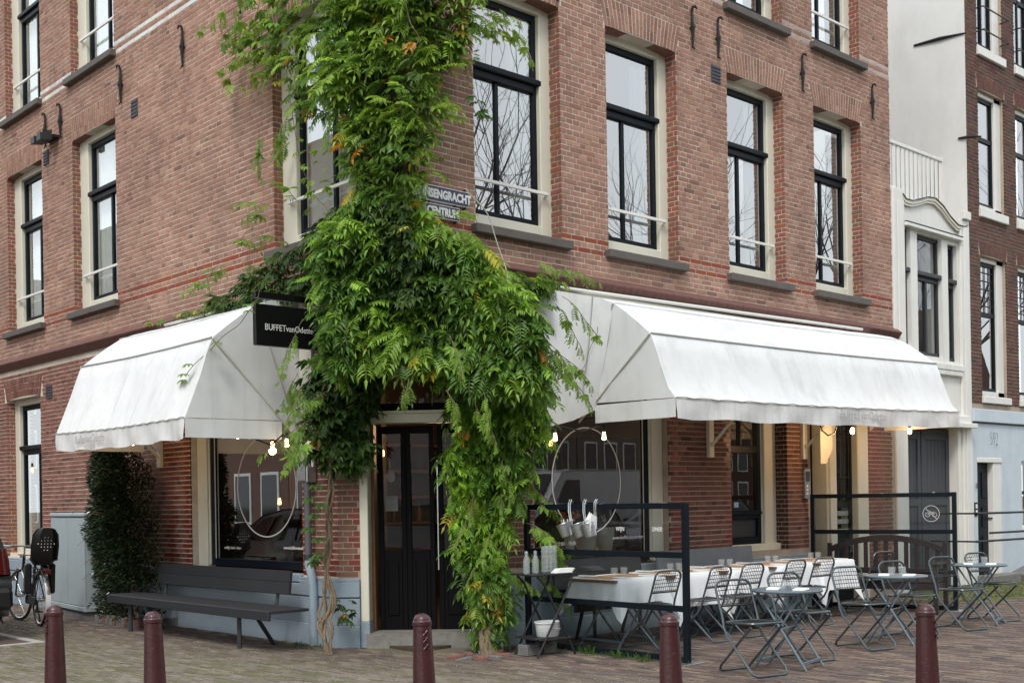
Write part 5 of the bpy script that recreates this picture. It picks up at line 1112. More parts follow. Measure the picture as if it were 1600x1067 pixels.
def pinnate(L, npair, lw, ll, droop, col, r):
    """compound leaf along +x with its tip drooping; returns verts, faces, colours"""
    vs, fs, cs = [], [], []
    def P(t): return Vector((L * t * (1 - .18 * droop * t), 0, -droop * L * .55 * t * t))
    K = 4
    for i in range(K):     # rachis
        a, b = P(i / K), P((i + 1) / K); q = len(vs); vs += [a + Vector((0, -.0018, 0)), a + Vector((0, .0018, 0)), b + Vector((0, .0014, 0)), b + Vector((0, -.0014, 0))]; fs.append((q, q + 1, q + 2, q + 3)); cs.append(tuple(c * 1.1 for c in (col[0] * 1.3, col[1], col[2])))
    def leaflet(base, dr, ln, wd, c):
        dr = dr.normalized(); side = dr.cross(Vector((0, 0, 1))).normalized(); q = len(vs); fold = Vector((0, 0, wd * .35)); dn = Vector((0, 0, -ln * .22))
        vs.extend([base, base + dr * ln * .4 + side * wd * .5 + fold, base + dr * ln * .45, base + dr * ln * .4 - side * wd * .5 + fold, base + dr * ln + dn, base + dr * ln * .75 + side * wd * .3 + fold * .4 + dn * .45, base + dr * ln * .75 - side * wd * .3 + fold * .4 + dn * .45])
        fs.extend([(q, q + 1, q + 2), (q + 1, q + 5, q + 4, q + 2), (q, q + 2, q + 3), (q + 2, q + 4, q + 6, q + 3)]); cs.extend([c] * 4)
    for i in range(npair):
        t = .22 + .72 * i / npair; b = P(t); tan = (P(t + .05) - P(t)).normalized(); sz = (.75 + .5 * math.sin(PI * (t - .1))) 
        for sg in (-1, 1):
            d = tan * .55 + Vector((0, sg, -.15 + r.uniform(-.15, .15))); f_ = r.uniform(.88, 1.12); leaflet(b, d, ll * sz * r.uniform(.85, 1.1), lw * sz, tuple(v * f_ for v in col))
    leaflet(P(.98), P(1) - P(.93), ll, lw, col)
    return vs, fs, cs
def palmate(L, n, wd, col, r):
    vs, fs, cs = [], [], []
    c0 = Vector((L * .35, 0, 0)); vs += [Vector((0, -.0015, 0)), Vector((0, .0015, 0)), c0 + Vector((0, .001, 0)), c0 - Vector((0, .001, 0))]; fs.append((0, 1, 2, 3)); cs.append(col)
    for k in range(n):
        a = (k - (n - 1) / 2) * (1.9 / (n - 1)) * 1.25; d = Vector((math.cos(a), math.sin(a), -.2)); ln = L * .68 * (1 - .28 * abs(a) / 1.2); side = d.cross(Vector((0, 0, 1))).normalized(); q = len(vs); f_ = r.uniform(.9, 1.1); w_ = wd * ln
        dn = Vector((0, 0, -ln * .2)); up = Vector((0, 0, w_ * .25))
        vs += [c0, c0 + d * ln * .35 + side * w_ * .4 + up, c0 + d * ln * .5, c0 + d * ln * .35 - side * w_ * .4 + up, c0 + d * ln * .7 + side * w_ * .42 + dn * .4 + up, c0 + d * ln * .7 - side * w_ * .42 + dn * .4 + up, c0 + d * ln + dn]
        fs += [(q, q + 1, q + 2), (q + 1, q + 4, q + 6, q + 2), (q, q + 2, q + 3), (q + 2, q + 6, q + 5, q + 3)]; cs += [tuple(v * f_ for v in col)] * 4
    return vs, fs, cs
def orient(d, roll, r):
    d = Vector(d).normalized(); up = Vector((0, 0, 1)) if abs(d.z) < .95 else Vector((1, 0, 0)); y = up.cross(d).normalized(); z = d.cross(y); m_ = Matrix((d, y, z)).transposed()
    return m_ @ Matrix.Rotation(roll, 3, 'X')
leaves = {'A': [], 'B': []}
def hue(base, r, z, yellow=.01):
    t = r.random()
    if t > .93: base = tuple(v * 1.5 for v in base)
    if t < yellow: return (.48, .24, .03) if r.random() < .4 else (.42, .38, .05)
    f = r.uniform(.75, 1.25); return tuple(v * f for v in base)
def fill(key, n, plant, t0, t1, kinds, size, tone, bright, yellow=.006, droop=(.3, .9), edge=.12, inner=.05):
    fr, k, P = POLY[key]; r = random.Random(hash(key) % 1000 if 0 else sum(map(ord, key)))
    xs = [p[0] for p in P]; zs = [p[1] for p in P]; out = Vector((-Q, -Q, 0)) if fr == 'C' else Vector((-1, 0, 0)) if fr == 'L' else Vector((0, -1, 0)); c = 0; g = 0
    while c < n and g < n * 60:
        g += 1; s, z = r.uniform(min(xs), max(xs)), r.uniform(min(zs), max(zs))
        if not inpoly(P, s, z): continue
        ed = edge_dist(P, s, z)
        if ed < inner and r.random() < .75: continue
        if key == 'C_canopy' and s < -.77 and z > 2.95 and z < 3.78: continue
        if key == 'L_band' and 1.12 < s and z < 3.8 and s < 2.2: continue
        if key == 'C_pier' and s < -.95 and z > 3.05: continue
        nv = noise.noise(Vector((s * 2.3, z * 2.3, k * 7))) * .5 + .5
        if ed < edge and r.random() > .35 + .65 * ed / edge: continue
        if r.random() > .45 + .9 * nv: continue
        depth = t0 + (t1 - t0) * r.random() ** 1.1 * (1 if ed > .25 else .6 + ed * 1.6)
        bulge = .34 * (nv - .5)
        if fr == 'C': p = Vector((s * Q + k / 2, -s * Q + k / 2, z)) - out * (depth - bulge)
        elif fr == 'L': p = Vector((k, s, z)) - out * (depth - bulge)
        else: p = Vector((s, k, z)) - out * (depth - bulge)
        if p.x > -.03 and p.y > -.03 and (p.z > 3.5 or p.x + p.y > 1.28): continue
        front = depth / max(t1, .01)
        a = r.uniform(-1.3, 1.3); d = Matrix.Rotation(a, 3, 'Z') @ out; d.z = r.uniform(-.75, .25)
        kind = r.choice(kinds); sz = size * r.uniform(.5, 1.2)
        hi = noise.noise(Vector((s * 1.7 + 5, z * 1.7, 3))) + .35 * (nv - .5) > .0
        base = bright if (hi and front < .6 and r.random() < .75) or r.random() < .1 else tone  # highlights put into leaf colour: outer, bulging clumps get the brighter green
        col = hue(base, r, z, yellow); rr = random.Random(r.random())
        if kind == 'p': g_ = pinnate(sz, rr.choice((6, 6, 7)), sz * .092, sz * .25, rr.uniform(*droop), col, rr)
        else: g_ = palmate(sz * .8, 5, .42, col, rr)
        leaves[plant].append((p, orient(d, r.uniform(-.5, .5), r), g_, sz * (1.2 - front)))
        c += 1
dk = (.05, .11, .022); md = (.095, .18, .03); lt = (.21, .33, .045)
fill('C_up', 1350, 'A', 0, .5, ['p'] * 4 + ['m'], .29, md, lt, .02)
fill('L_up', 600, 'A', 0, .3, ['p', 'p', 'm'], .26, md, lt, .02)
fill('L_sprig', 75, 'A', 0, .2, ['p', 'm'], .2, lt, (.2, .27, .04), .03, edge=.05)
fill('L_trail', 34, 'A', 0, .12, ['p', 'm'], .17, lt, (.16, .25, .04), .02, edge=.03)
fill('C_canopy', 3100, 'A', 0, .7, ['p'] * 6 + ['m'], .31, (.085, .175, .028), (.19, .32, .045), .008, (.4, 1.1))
fill('R_band', 320, 'A', 0, .16, ['p'], .2, md, lt, .015)
fill('R_sprig', 60, 'A', 0, .15, ['p', 'm'], .19, lt, (.17, .22, .04), .08, edge=.03)
fill('R_tip', 7, 'A', 0, .03, ['m'], .2, dk, md, 0, edge=0)
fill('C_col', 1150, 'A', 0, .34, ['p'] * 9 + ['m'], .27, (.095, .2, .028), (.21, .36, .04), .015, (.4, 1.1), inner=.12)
POLY['C_foot'] = ('C', .2, [(.62, .75), (1.0, .75), (.98, .3), (.82, .1), (.72, .14), (.6, .4)])
fill('C_foot', 120, 'A', 0, .25, ['p'], .26, (.1, .19, .03), (.24, .34, .045), .06, (.4, 1.1), edge=.04)
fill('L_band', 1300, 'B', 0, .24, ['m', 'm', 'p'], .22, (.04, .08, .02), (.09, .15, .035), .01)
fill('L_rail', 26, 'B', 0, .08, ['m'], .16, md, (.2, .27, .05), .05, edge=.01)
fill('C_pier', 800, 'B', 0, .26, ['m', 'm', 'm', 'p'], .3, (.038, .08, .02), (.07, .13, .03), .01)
fill('L_foot', 16, 'B', 0, .1, ['m'], .2, (.04, .08, .02), (.09, .13, .03), .1, edge=0)
for (x, y, z) in ((-.32, 1.15, 1.75), (-.3, 1.25, 1.62), (-.33, 1.1, 1.45), (-.36, 1.05, 1.2), (-.3, 1.2, 1.0), (-.34, .98, 1.05), (-.3, 1.3, 1.3), (-.28, 1.25, .95), (-.33, 1.0, 1.55), (-.4, 1.2, 2.0)):
    rr = random.Random(z); leaves['B'].append((Vector((x, y, z)), orient((-1, -.8 + rr.uniform(-.8, .8), -.2), 0, rr), palmate(.2, 5, .42, (.07, .14, .03), rr), .3))
def shoot(p0, d0, n, L, plant, col, sag, par_list=[]):
    r = random.Random(int(abs(p0[0] * 977 + p0[2] * 331))); p = Vector(p0); d = Vector(d0).normalized(); pts = [p.copy()]
    for i in range(n):
        d = (d + Vector((r.uniform(-.2, .2), r.uniform(-.2, .2), -sag + r.uniform(-.1, .15)))).normalized(); p = p + d * L / n; pts.append(p.copy())
        a = (i % 2 * 2 - 1) * r.uniform(.6, 1.3); dd = Matrix.Rotation(a, 3, 'Z') @ d; dd.z -= .25
        f_ = r.uniform(.8, 1.25); sz = (.2 - .11 * i / n) * r.uniform(.8, 1.1); rr = random.Random(r.random()); c = tuple(v * f_ for v in col)
        g_ = pinnate(sz, 5, sz * .1, sz * .27, r.uniform(.3, 1.1), c, rr) if r.random() < .7 else palmate(sz, 5, .42, c, rr)
        leaves[plant].append((p.copy(), orient(dd, r.uniform(-.5, .5), r), g_, sz))
    shoots.append((plant, pts))
shoots = []
_r = random.Random(41)
for (x, y, z, dx, dy, dz, k) in [(-.9, .9, 7.0, -.6, 1, .1, 5), (-.35, 2.2, 6.9, -.3, 1, -.3, 6), (-.3, 1.9, 5.8, -.3, .6, -1, 5), (.5, -.6, 6.2, 1, -.4, -.2, 3), (-.5, 1.5, 4.5, -.4, .8, .5, 5), (-.4, 2.6, 4.2, -.4, 1, .2, 2),
        (.95, -.9, 3.9, 1, -.6, -.1, 2), (1.0, -.95, 3.3, 1, -.5, -.6, 4), (.95, -1.0, 2.9, .7, -.8, -1, 4), (.2, -.7, 2.8, -.3, -.7, -1, 5), (-.2, -.3, 2.9, -.3, -.5, -1, 2), (-.7, .5, 3.0, -.7, -.3, -.7, 6), (-.75, .6, 2.4, -.8, 0, -.5, 5), (.7, -.4, 1.7, -.8, -.7, -.6, 5), (1.2, -.5, 1.6, .9, -.7, -.5, 5), (.75, -.3, .9, -.9, -.4, -.6, 4), (1.25, -.35, .75, 1, -.6, -.4, 5)]:
    for q in range(k): shoot((x + _r.uniform(-.25, .25), y + _r.uniform(-.15, .15), z + _r.uniform(-.35, .35)), (dx + _r.uniform(-.4, .4), dy + _r.uniform(-.4, .4), dz + _r.uniform(-.3, .3)), 7, _r.uniform(.28, .62), 'A' if x > -.6 or z > 4.6 else 'B', (.15, .25, .04) if z > 2.8 else (.17, .29, .04), .12)
def put_leaf(m, L_):
    p, mt, (vs, fs, cs), _ = L_; b = len(m.v); m.v += [tuple(p + mt @ v) for v in vs]; m.f += [tuple(b + i for i in f) for f in fs]; m.c += cs; m.sm += [False] * len(fs)
climbA = thing('wisteria', 'large green climbing wisteria covering the corner above and right of the door', 'climbing plant', (.57, -.5, 0))
climbB = thing('creeper', 'darker creeper on the left pier spreading behind the black sign', 'climbing plant', (-.45, .78, 0))
for key, par in (('A', climbA), ('B', climbB)):
    o_ = Vector(par.location); ls = leaves[key]; ls = [(l[0] - o_, l[1], l[2], l[3]) for l in ls]
    ls.sort(key=lambda l: -l[3])
    lim = 300 if key == 'A' else 300
    for l in ls[:lim]: m = MB(); put_leaf(m, l); m.build('leaf', M['leaf'], par)
    m = MB()
    for l in ls[lim:]: put_leaf(m, l)
    m.build('foliage', M['leaf'], par, kind='stuff')
# woody stems
def wig(pts, n, amp, r):
    out = []; pts = [Vector(p) for p in pts]
    ph = [r.uniform(0, 6) for _ in range(4)]
    for i in range(n + 1):
        t = i / n * (len(pts) - 1); k = min(int(t), len(pts) - 2); u = t - k; a_, b_, c_, d_ = pts[max(k - 1, 0)], pts[k], pts[k + 1], pts[min(k + 2, len(pts) - 1)]; p = .5 * ((2 * b_) + (c_ - a_) * u + (2 * a_ - 5 * b_ + 4 * c_ - d_) * u * u + (3 * b_ - a_ - 3 * c_ + d_) * u ** 3)
        e = math.sin(PI * min(1, i / n * 4) / 2); out.append(tuple(p + Vector((math.sin(i * .55 + ph[0]), math.cos(i * .5 + ph[1]), 0)) * amp * e))
    return out
rr = random.Random(5)
oB = Vector(climbB.location); oA = Vector(climbA.location)
for k in range(6):
    a = k / 6 * 2 * PI; dx, dy = math.cos(a) * .03, math.sin(a) * .03; w_ = (.09, .07, .03, .02, .06, .02)[k] * (1 if k % 2 else -1)
    pts = [(-.46 + dx, .78 + dy, 0), (-.44 + dx + w_ * .5, .86 - w_ * .5, .28), (-.36 + w_ * .55, .92 - w_ * .55, .5), (-.3 + dx * .8, 1.0 + dy, 1.0), (-.26 - dx, 1.02, 1.5), (-.18 + dx * 2, 1.05, 2.0), (-.1 + dx, 1.1 + dy * 3, 2.8), (-.08 + dx, .9 + dy * 5, 3.6)]
    MB().tube([tuple(Vector(p) - oB) for p in wig(pts, 60, .022, rr)], [.016 - .007 * i / 60 for i in range(61)], 7).build('stem', M['wood'], climbB)
for k in range(7):
    a = k / 7 * 2 * PI; dx, dy = math.cos(a) * .045, math.sin(a) * .045
    pts = [(.57 + dx, -.52 + dy, -.02), (.64 + dx * .8, -.38 + dy, .25), (.82 + dx, -.2 + dy, .6), (.9 + dx * 2, -.05 + dy, 1.3), (.95 + dx * 3, .08 + dy, 2.0), (.8 + dx * 4, .1 + dy * 3, 2.8), (.3 + dx * 4, .05 + dy, 3.5), (.0 + dx, -.04 + dy * .5, 5.2), (.02 + dx, -.03 + dy * .5, 7.5)]
    MB().tube([tuple(Vector(p) - oA) for p in wig(pts, 90, .03, rr)], [.03 - .018 * i / 90 for i in range(91)], 8).build('stem', M['wood'], climbA)
# loose tendrils
for pl, par in (('A', climbA), ('B', climbB)):
    m = MB(); o_ = Vector(par.location)
    for p_, pts in shoots:
        if p_ == pl: m.tube([q - o_ for q in pts], .0035, 4, cap=False)
    m.build('shoots', M['wood'], par, kind='stuff')
def tendril(pts, par, r=.004, m_='wood'):
    o_ = Vector(par.location); MB().tube([tuple(Vector(p) - o_) for p in wig(pts, 40, .012, rr)], r, 5).build('tendril', M[m_], par)
tendril([(-.1, -.5, 6.6), (-.25, -.4, 6.3), (-.15, -.45, 6.0), (-.32, -.4, 5.8)], climbA, .005)
tendril([(.3, -.6, 4.6), (.6, -.6, 4.35), (.8, -.6, 3.9), (.72, -.62, 3.5), (.4, -.5, 3.2), (.3, -.4, 3.25)], climbA, .006, 'alu')
tendril([(-.85, 1.3, 3.8), (-.95, 1.45, 3.5), (-1.1, 1.8, 3.25), (-1.25, 2.2, 2.95)], climbB, .004)
tendril([(-.3, 2.9, 7.4), (-.3, 2.6, 6.9), (-.3, 2.9, 6.4), (-.3, 2.4, 6.1)], climbA, .004)
tendril([(-.2, 1.8, 6.3), (-.2, 1.6, 5.4), (-.2, 1.35, 4.9), (-.2, 1.0, 4.6)], climbA, .004)
tendril([(-.05, 2.9, 4.45), (-.15, 3.0, 4.6), (-.1, 2.7, 4.75), (-.05, 2.55, 4.6)], climbB, .004)
tendril([(1.9, -.15, 3.95), (2.15, -.32, 3.75), (2.3, -.45, 3.45), (2.2, -.4, 3.1), (2.1, -.36, 2.9)], climbA, .003)
for p in ((-1.25, 2.2, 2.95), (-1.23, 2.1, 3.05), (-1.2, 2.25, 2.9), (-1.1, 1.8, 3.25), (-.93, 1.42, 3.55), (-.92, 1.45, 3.62)):
    m = MB(); q = random.Random(p[2]); put_leaf(m, (Vector(p) - oB, orient((-1, -.9 + q.uniform(-.9, .9), -.2), 0, q), palmate(.15, 5, .42, (.15, .24, .05), q), 1)); m.build('leaf', M['leaf'], climbB) if 0 else m.build('young_leaf', M['leaf'], climbB)
# ---------------------------------------------------------------- dark bush beside the cabinet
hb = thing('evergreen_bush', 'dark glossy leaved bush on the wall between the cabinet and the bench', 'bush', (-.3, 5.75, 0))
m = MB(); r = random.Random(11)
for k in range(20000):
    z = r.random() ** .85 * 2.35; w_ = (.74 + .2 * math.sin(z * 1.5 + .4)) * (1 if z < 2 else 1 - (z - 2) * 1.2)
    a = r.uniform(0, 2 * PI); q = r.random() ** .35; y = .0 + w_ * q * math.cos(a) * (1 + .25 * noise.noise(Vector((z * 2.5, a, 0)))); x = .04 - .36 * q * abs(math.sin(a)) * (1 + .6 * noise.noise(Vector((z * 3, a * 2, 4)))); y += .16 * noise.noise(Vector((z * 4, 7, math.cos(a) * 2)))
    if z < .45 and r.random() < .6: continue
    y -= .25 * (z < 1.3) * (1 - z / 1.3) * .8
    d = Vector((x * 2 - .3, math.cos(a) * .7, r.uniform(-.6, .6))); mt = orient(d, r.uniform(-1.2, 1.2), r); L = r.uniform(.045, .078); w2_ = L * .42
    f_ = r.uniform(.6, 1.4); col = (.022 * f_, .038 * f_, .017 * f_) if r.random() < .93 else (.06, .07, .03)
    vs = [Vector((0, 0, 0)), Vector((L * .45, w2_ / 2, w2_ * .2)), Vector((L, 0, -.004)), Vector((L * .45, -w2_ / 2, w2_ * .2))]; b = len(m.v)
    m.v += [tuple(Vector((x, y, z + .06)) + mt @ v) for v in vs]; m.f += [(b, b + 1, b + 2), (b, b + 2, b + 3)]; m.c += [col] * 2; m.sm += [False] * 2
m.build('foliage', M['hedgeleaf'], hb, kind='stuff')
for k in range(9): MB().tube([(.1 - .02 * k, .5 - k * .13 * .9, 0), (-.02, .3 - k * .07, .8), (.0 + .02 * (k % 3), .5 - k * .12, 2.0)], [.016, .012, .006], 6).build('stem', M['wood'], hb)
for k in range(14):
    y0 = r.uniform(-.5, .5); z0 = r.uniform(.5, 2.1); MB().tube([(-.2, y0, z0), (-.42, y0 + .08, z0 + .05), (-.5, y0 + r.uniform(.0, .2), z0 - .02)], .003, 4).build('twig', M['wood'], hb)
t = thing('planting_edge', 'low edging of upright bricks round the foot of the bush', 'edging', (-.5, 5.6, 0))
for k in range(12): MB().bev(-.08, -.02, -.75 + k * .11, -.65 + k * .11, -.03, .11 + rnd.uniform(-.01, .01), .005).build('edging_brick', M['concrete'] if k % 3 else soff, t)
for k in range(5): MB().bev(-.01 + k * .1, .085 + k * .1, -.82, -.76, -.03, .11, .005).build('edging_brick', M['concrete'], t)
# earth and kerb stones round the wisteria foot
t = thing('planting_hole', 'loose broken bricks round the foot of the wisteria trunk', 'bricks', (.45, -.5, 0))
for k in range(9):
    a = k * .7; o_ = MB().bev(-.08, .08, -.035, .035, -.02, .03, .006).build('loose_brick', M['concrete'] if k % 2 else soff, t); o_.location = (math.cos(a) * .26, math.sin(a) * .2, r.uniform(-.01, .012)); o_.rotation_euler = (r.uniform(-.1, .1), r.uniform(-.1, .1), a + r.uniform(-.4, .4))
# ---------------------------------------------------------------- grass tufts, moss, leaf litter
m = MB()
def tuft(x, y, n, h):
    for k in range(n):
        a = r.uniform(0, 2 * PI); rr_ = r.uniform(0, .05); hh = h * r.uniform(.5, 1.2); lx, ly = x + rr_ * math.cos(a), y + rr_ * math.sin(a); b = len(m.v); dx, dy = math.cos(a) * hh * .5, math.sin(a) * hh * .5
        m.v += [(lx - .003, ly, 0), (lx + .003, ly, 0), (lx + dx * .4, ly + dy * .4, hh * .7), (lx + dx, ly + dy, hh)]; m.f += [(b, b + 1, b + 2), (b + 1, b + 3, b + 2)]; f_ = r.uniform(.7, 1.3); m.c += [(.07 * f_, .13 * f_, .025 * f_)] * 2; m.sm += [False] * 2
for k in range(60): y = -.9 - r.random() * 1.6; tuft(1.30 + r.uniform(-.09, .05), y, r.choice((3, 5, 14, 20)) if k % 5 == 0 else 4, .045 if k % 5 else .08)
for k in range(170): tuft(r.uniform(8.3, 13), r.uniform(-1.7, -.35), 7, .04)
for k in range(60): tuft(r.uniform(-.35, -.08), r.uniform(1.3, 2.2), 4, .03)
for k in range(90): tuft(r.uniform(-1.6, -.2), r.uniform(5.2, 8.5), 5, .025)
for k in range(20): tuft(r.uniform(3.4, 4.2), r.uniform(-3.0, -2.7), 5, .02)
tag(m.build('grass_tufts', M['leaf']), 'sparse grass and moss growing between the paving', 'grass', kind='stuff')
m = MB()
for k in range(2600):
    x, y = r.uniform(-4.6, 1.0), r.uniform(-5.4, 4.4); s_ = r.uniform(.003, .009)
    if r.random() < .3: x, y = r.uniform(-1.5, 0.6), r.uniform(-3, 3.0)
    if x > -.1 and y > -.1 and x + y > 1.1: continue
    a = r.uniform(0, 3); c, s = math.cos(a) * s_, math.sin(a) * s_; b = len(m.v); m.v += [(x + c, y + s, .004), (x - s, y + c, .006), (x - c, y - s, .004), (x + s, y - c, .006)]; m.f.append((b, b + 1, b + 2, b + 3)); m.c.append(r.choice([(.6, .58, .5), (.5, .48, .38), (.35, .3, .2)])); m.sm.append(False)
for k in range(260):
    x, y = r.uniform(8.2, 12.8), r.uniform(-1.6, -.3); s_ = r.uniform(.015, .03); a = r.uniform(0, 3); c, s = math.cos(a) * s_, math.sin(a) * s_; b = len(m.v); m.v += [(x + c, y + s, .02), (x - s * .6, y + c * .6, .035), (x - c, y - s, .02), (x + s * .6, y - c * .6, .03)]; m.f.append((b, b + 1, b + 2, b + 3)); m.c.append(r.choice([(.3, .17, .06), (.22, .1, .04), (.4, .28, .12)])); m.sm.append(False)
tag(m.build('leaf_litter', M['leaf']), 'pale petals and fallen leaves scattered over the paving', 'litter', kind='stuff')
# ---------------------------------------------------------------- cars
def make_car(label, loc, rz, paint, L=4.3, W=1.78, H=1.48, van=False, deco=None, cat='car'):
    """local +x is the nose; the origin is on the ground under the middle of the tail"""
    t = thing('parked_car' if not van else 'parked_van', label, cat, loc, rz)
    if not van: prof = [(.0, .42), (.0, .62), (.06, .80), (.10, .95), (.22, 1.22), (.42, H - .04), (.9, H), (1.7, H - .01), (2.25, H - .1), (2.85, 1.02), (3.2, .95), (3.95, .82), (4.22, .68), (4.3, .5), (4.28, .3), (.06, .28)]
    else: prof = [(.0, .4), (.0, .9), (.05, 1.6), (.12, H - .06), (.3, H), (3.2, H), (3.6, H - .08), (4.25, 1.28), (4.7, 1.08), (4.85, .8), (4.9, .4), (4.85, .3), (.05, .3)]
    rows = []
    def wid(z): return 1 - max(0, (z - .95) / (H - .95)) ** 1.4 * (.16 if not van else .05) - (0.03 if z < .45 else 0)
    n = len(prof)
    for k, (sy, ins) in enumerate(((-1, .06), (-1, .015), (-1, 0), (1, 0), (1, .015), (1, .06))):
        row = []
        cx, cz = L / 2, .8
        for x, z in prof: f_ = 1 - ins * .6; row.append((cx + (x - cx) * (1 - ins * .5), sy * (W / 2 * wid(z) - (ins * .0) - (0 if ins == .06 else -.02 if ins == 0 else -.012)), cz + (z - cz) * f_))
        rows.append(row)
    m = MB(); m.grid(rows, closed=True); m.add(rows[0], [tuple(range(n))]); m.add(rows[-1], [tuple(reversed(range(n)))]); m.build('body', paint, t)
    gl = M['carglass']
    for sy in (-1, 1):
        for q in ([(.42, 1.0), (.55, H - .12), (1.1, H - .09), (1.12, .99)], [(1.18, .99), (1.16, H - .09), (1.75, H - .1), (2.0, .99)], [(2.06, .99), (1.83, H - .11), (2.2, H - .16), (2.72, 1.0)]) if not van else ([(3.0, 1.15), (3.0, H - .25), (3.45, H - .25), (3.95, 1.2), (3.9, 1.12)],):
            yy = lambda z: sy * (W / 2 * wid(z) + .026)
            MB().add([(x, yy(z), z) for x, z in q], [tuple(range(len(q)))]).build('side_window', gl, t)
        for wx in ((.78, 3.4) if not van else (.9, 3.95)):
            w = thing('wheel', None, None, (wx, sy * (W / 2 - .08), .31)); w.parent = t
            MB().tube([(0, -.09, 0), (0, -.088, 0), (0, .088, 0), (0, .09, 0)], [.26, .31, .31, .26], 24).build('tyre', M['tyre'], w)
            m = MB(); m.tube([(0, -.093, 0), (0, .093, 0)], .2, 20)
            for j in range(5): a = j * 2 * PI / 5; m.tube([(0, -.1, 0), (.19 * math.cos(a), -.097, .19 * math.sin(a))], .02, 4); m.tube([(0, .1, 0), (.19 * math.cos(a), .097, .19 * math.sin(a))], .02, 4)
            m.build('rim', M['chrome'], w)
            MB().add([(wx + .36 * math.cos(a * PI / 10), sy * (W / 2 + .0225), .31 + .36 * math.sin(a * PI / 10)) for a in range(11)] + [(wx - .36, sy * (W / 2 + .0225), .28), (wx + .36, sy * (W / 2 + .0225), .28)], [tuple(range(13))]).build('wheel_arch', M['tyre'], t)
    if not van:
        for sy in (-1, 1):
            m = MB(); m.grid([[(.0, sy * (W / 2 - .3), .80), (.04, sy * (W / 2 - .3), 1.06)], [(-.035, sy * (W / 2 - .1), .78), (-.0, sy * (W / 2 - .12), 1.07)], [(.02, sy * (W / 2 + .012), .77), (.05, sy * (W / 2 - .02), 1.08)], [(.2, sy * (W / 2 + .032), .80), (.24, sy * (W / 2 - .01), 1.05)], [(.22, sy * (W / 2 - .1), .80), (.26, sy * (W / 2 - .1), 1.05)]]); m.build('tail_light', M['red'], t)
            MB().lathe([(.002, -.01), (.09, 0), (.1, .03), (.002, .05)], 4.1, sy * .6, 14).build('headlight', M['chrome'], t).location.z = .68
        MB().bev(-.08, .35, -W / 2 - .012, W / 2 + .012, .36, .62, .05).build('bumper', M['plastic'], t)
        MB().add([(.1, -.6, .98), (.1, .6, .98), (.33, .52, 1.3), (.33, -.52, 1.3)], [(0, 1, 2, 3)]).build('rear_window', gl, t)
        MB().add([(2.93, -.68, 1.03), (2.93, .68, 1.03), (2.3, .58, H - .1), (2.3, -.58, H - .1)], [(0, 1, 2, 3)]).build('windscreen', gl, t)
    else: MB().add([(4.32, -.78, 1.3), (4.32, .78, 1.3), (3.68, .72, H - .1), (3.68, -.72, H - .1)], [(0, 1, 2, 3)]).build('windscreen', gl, t)
    for sy in (-1, 1): MB().bev(2.62 if not van else 3.9, 2.74 if not van else 4.02, sy * (W / 2 + .1) - .09, sy * (W / 2 + .1) + .09, .98, 1.1, .02).build('mirror', M['plastic'], t)
    return t
make_car('dark car parked at the left edge, only its red tail light and wheel showing', (-3.04, 4.86, 0), PI / 2, M['car'])
# vehicles along the canal, seen as reflections in the windows
make_car('navy car parked along the canal, mirrored in the shop window', (15.6, -7.2, 0), PI, M['carb'])
make_car('dark car parked nearest the corner along the canal, mirrored in the shop window', (10.9, -7.3, 0), PI, M['car'])
v1 = make_car('white van with dark lettering standing on the canal side, mirrored in the shop window', (15.9, -10.6, 0), PI, M['vanw'], 4.9, 1.95, 2.25, True, cat='van')
v2 = make_car('white van with scattered dark marks, mirrored at the left of the shop window', (10.4, -10.6, 0), PI, M['vanw'], 4.9, 1.95, 2.05, True, cat='van')
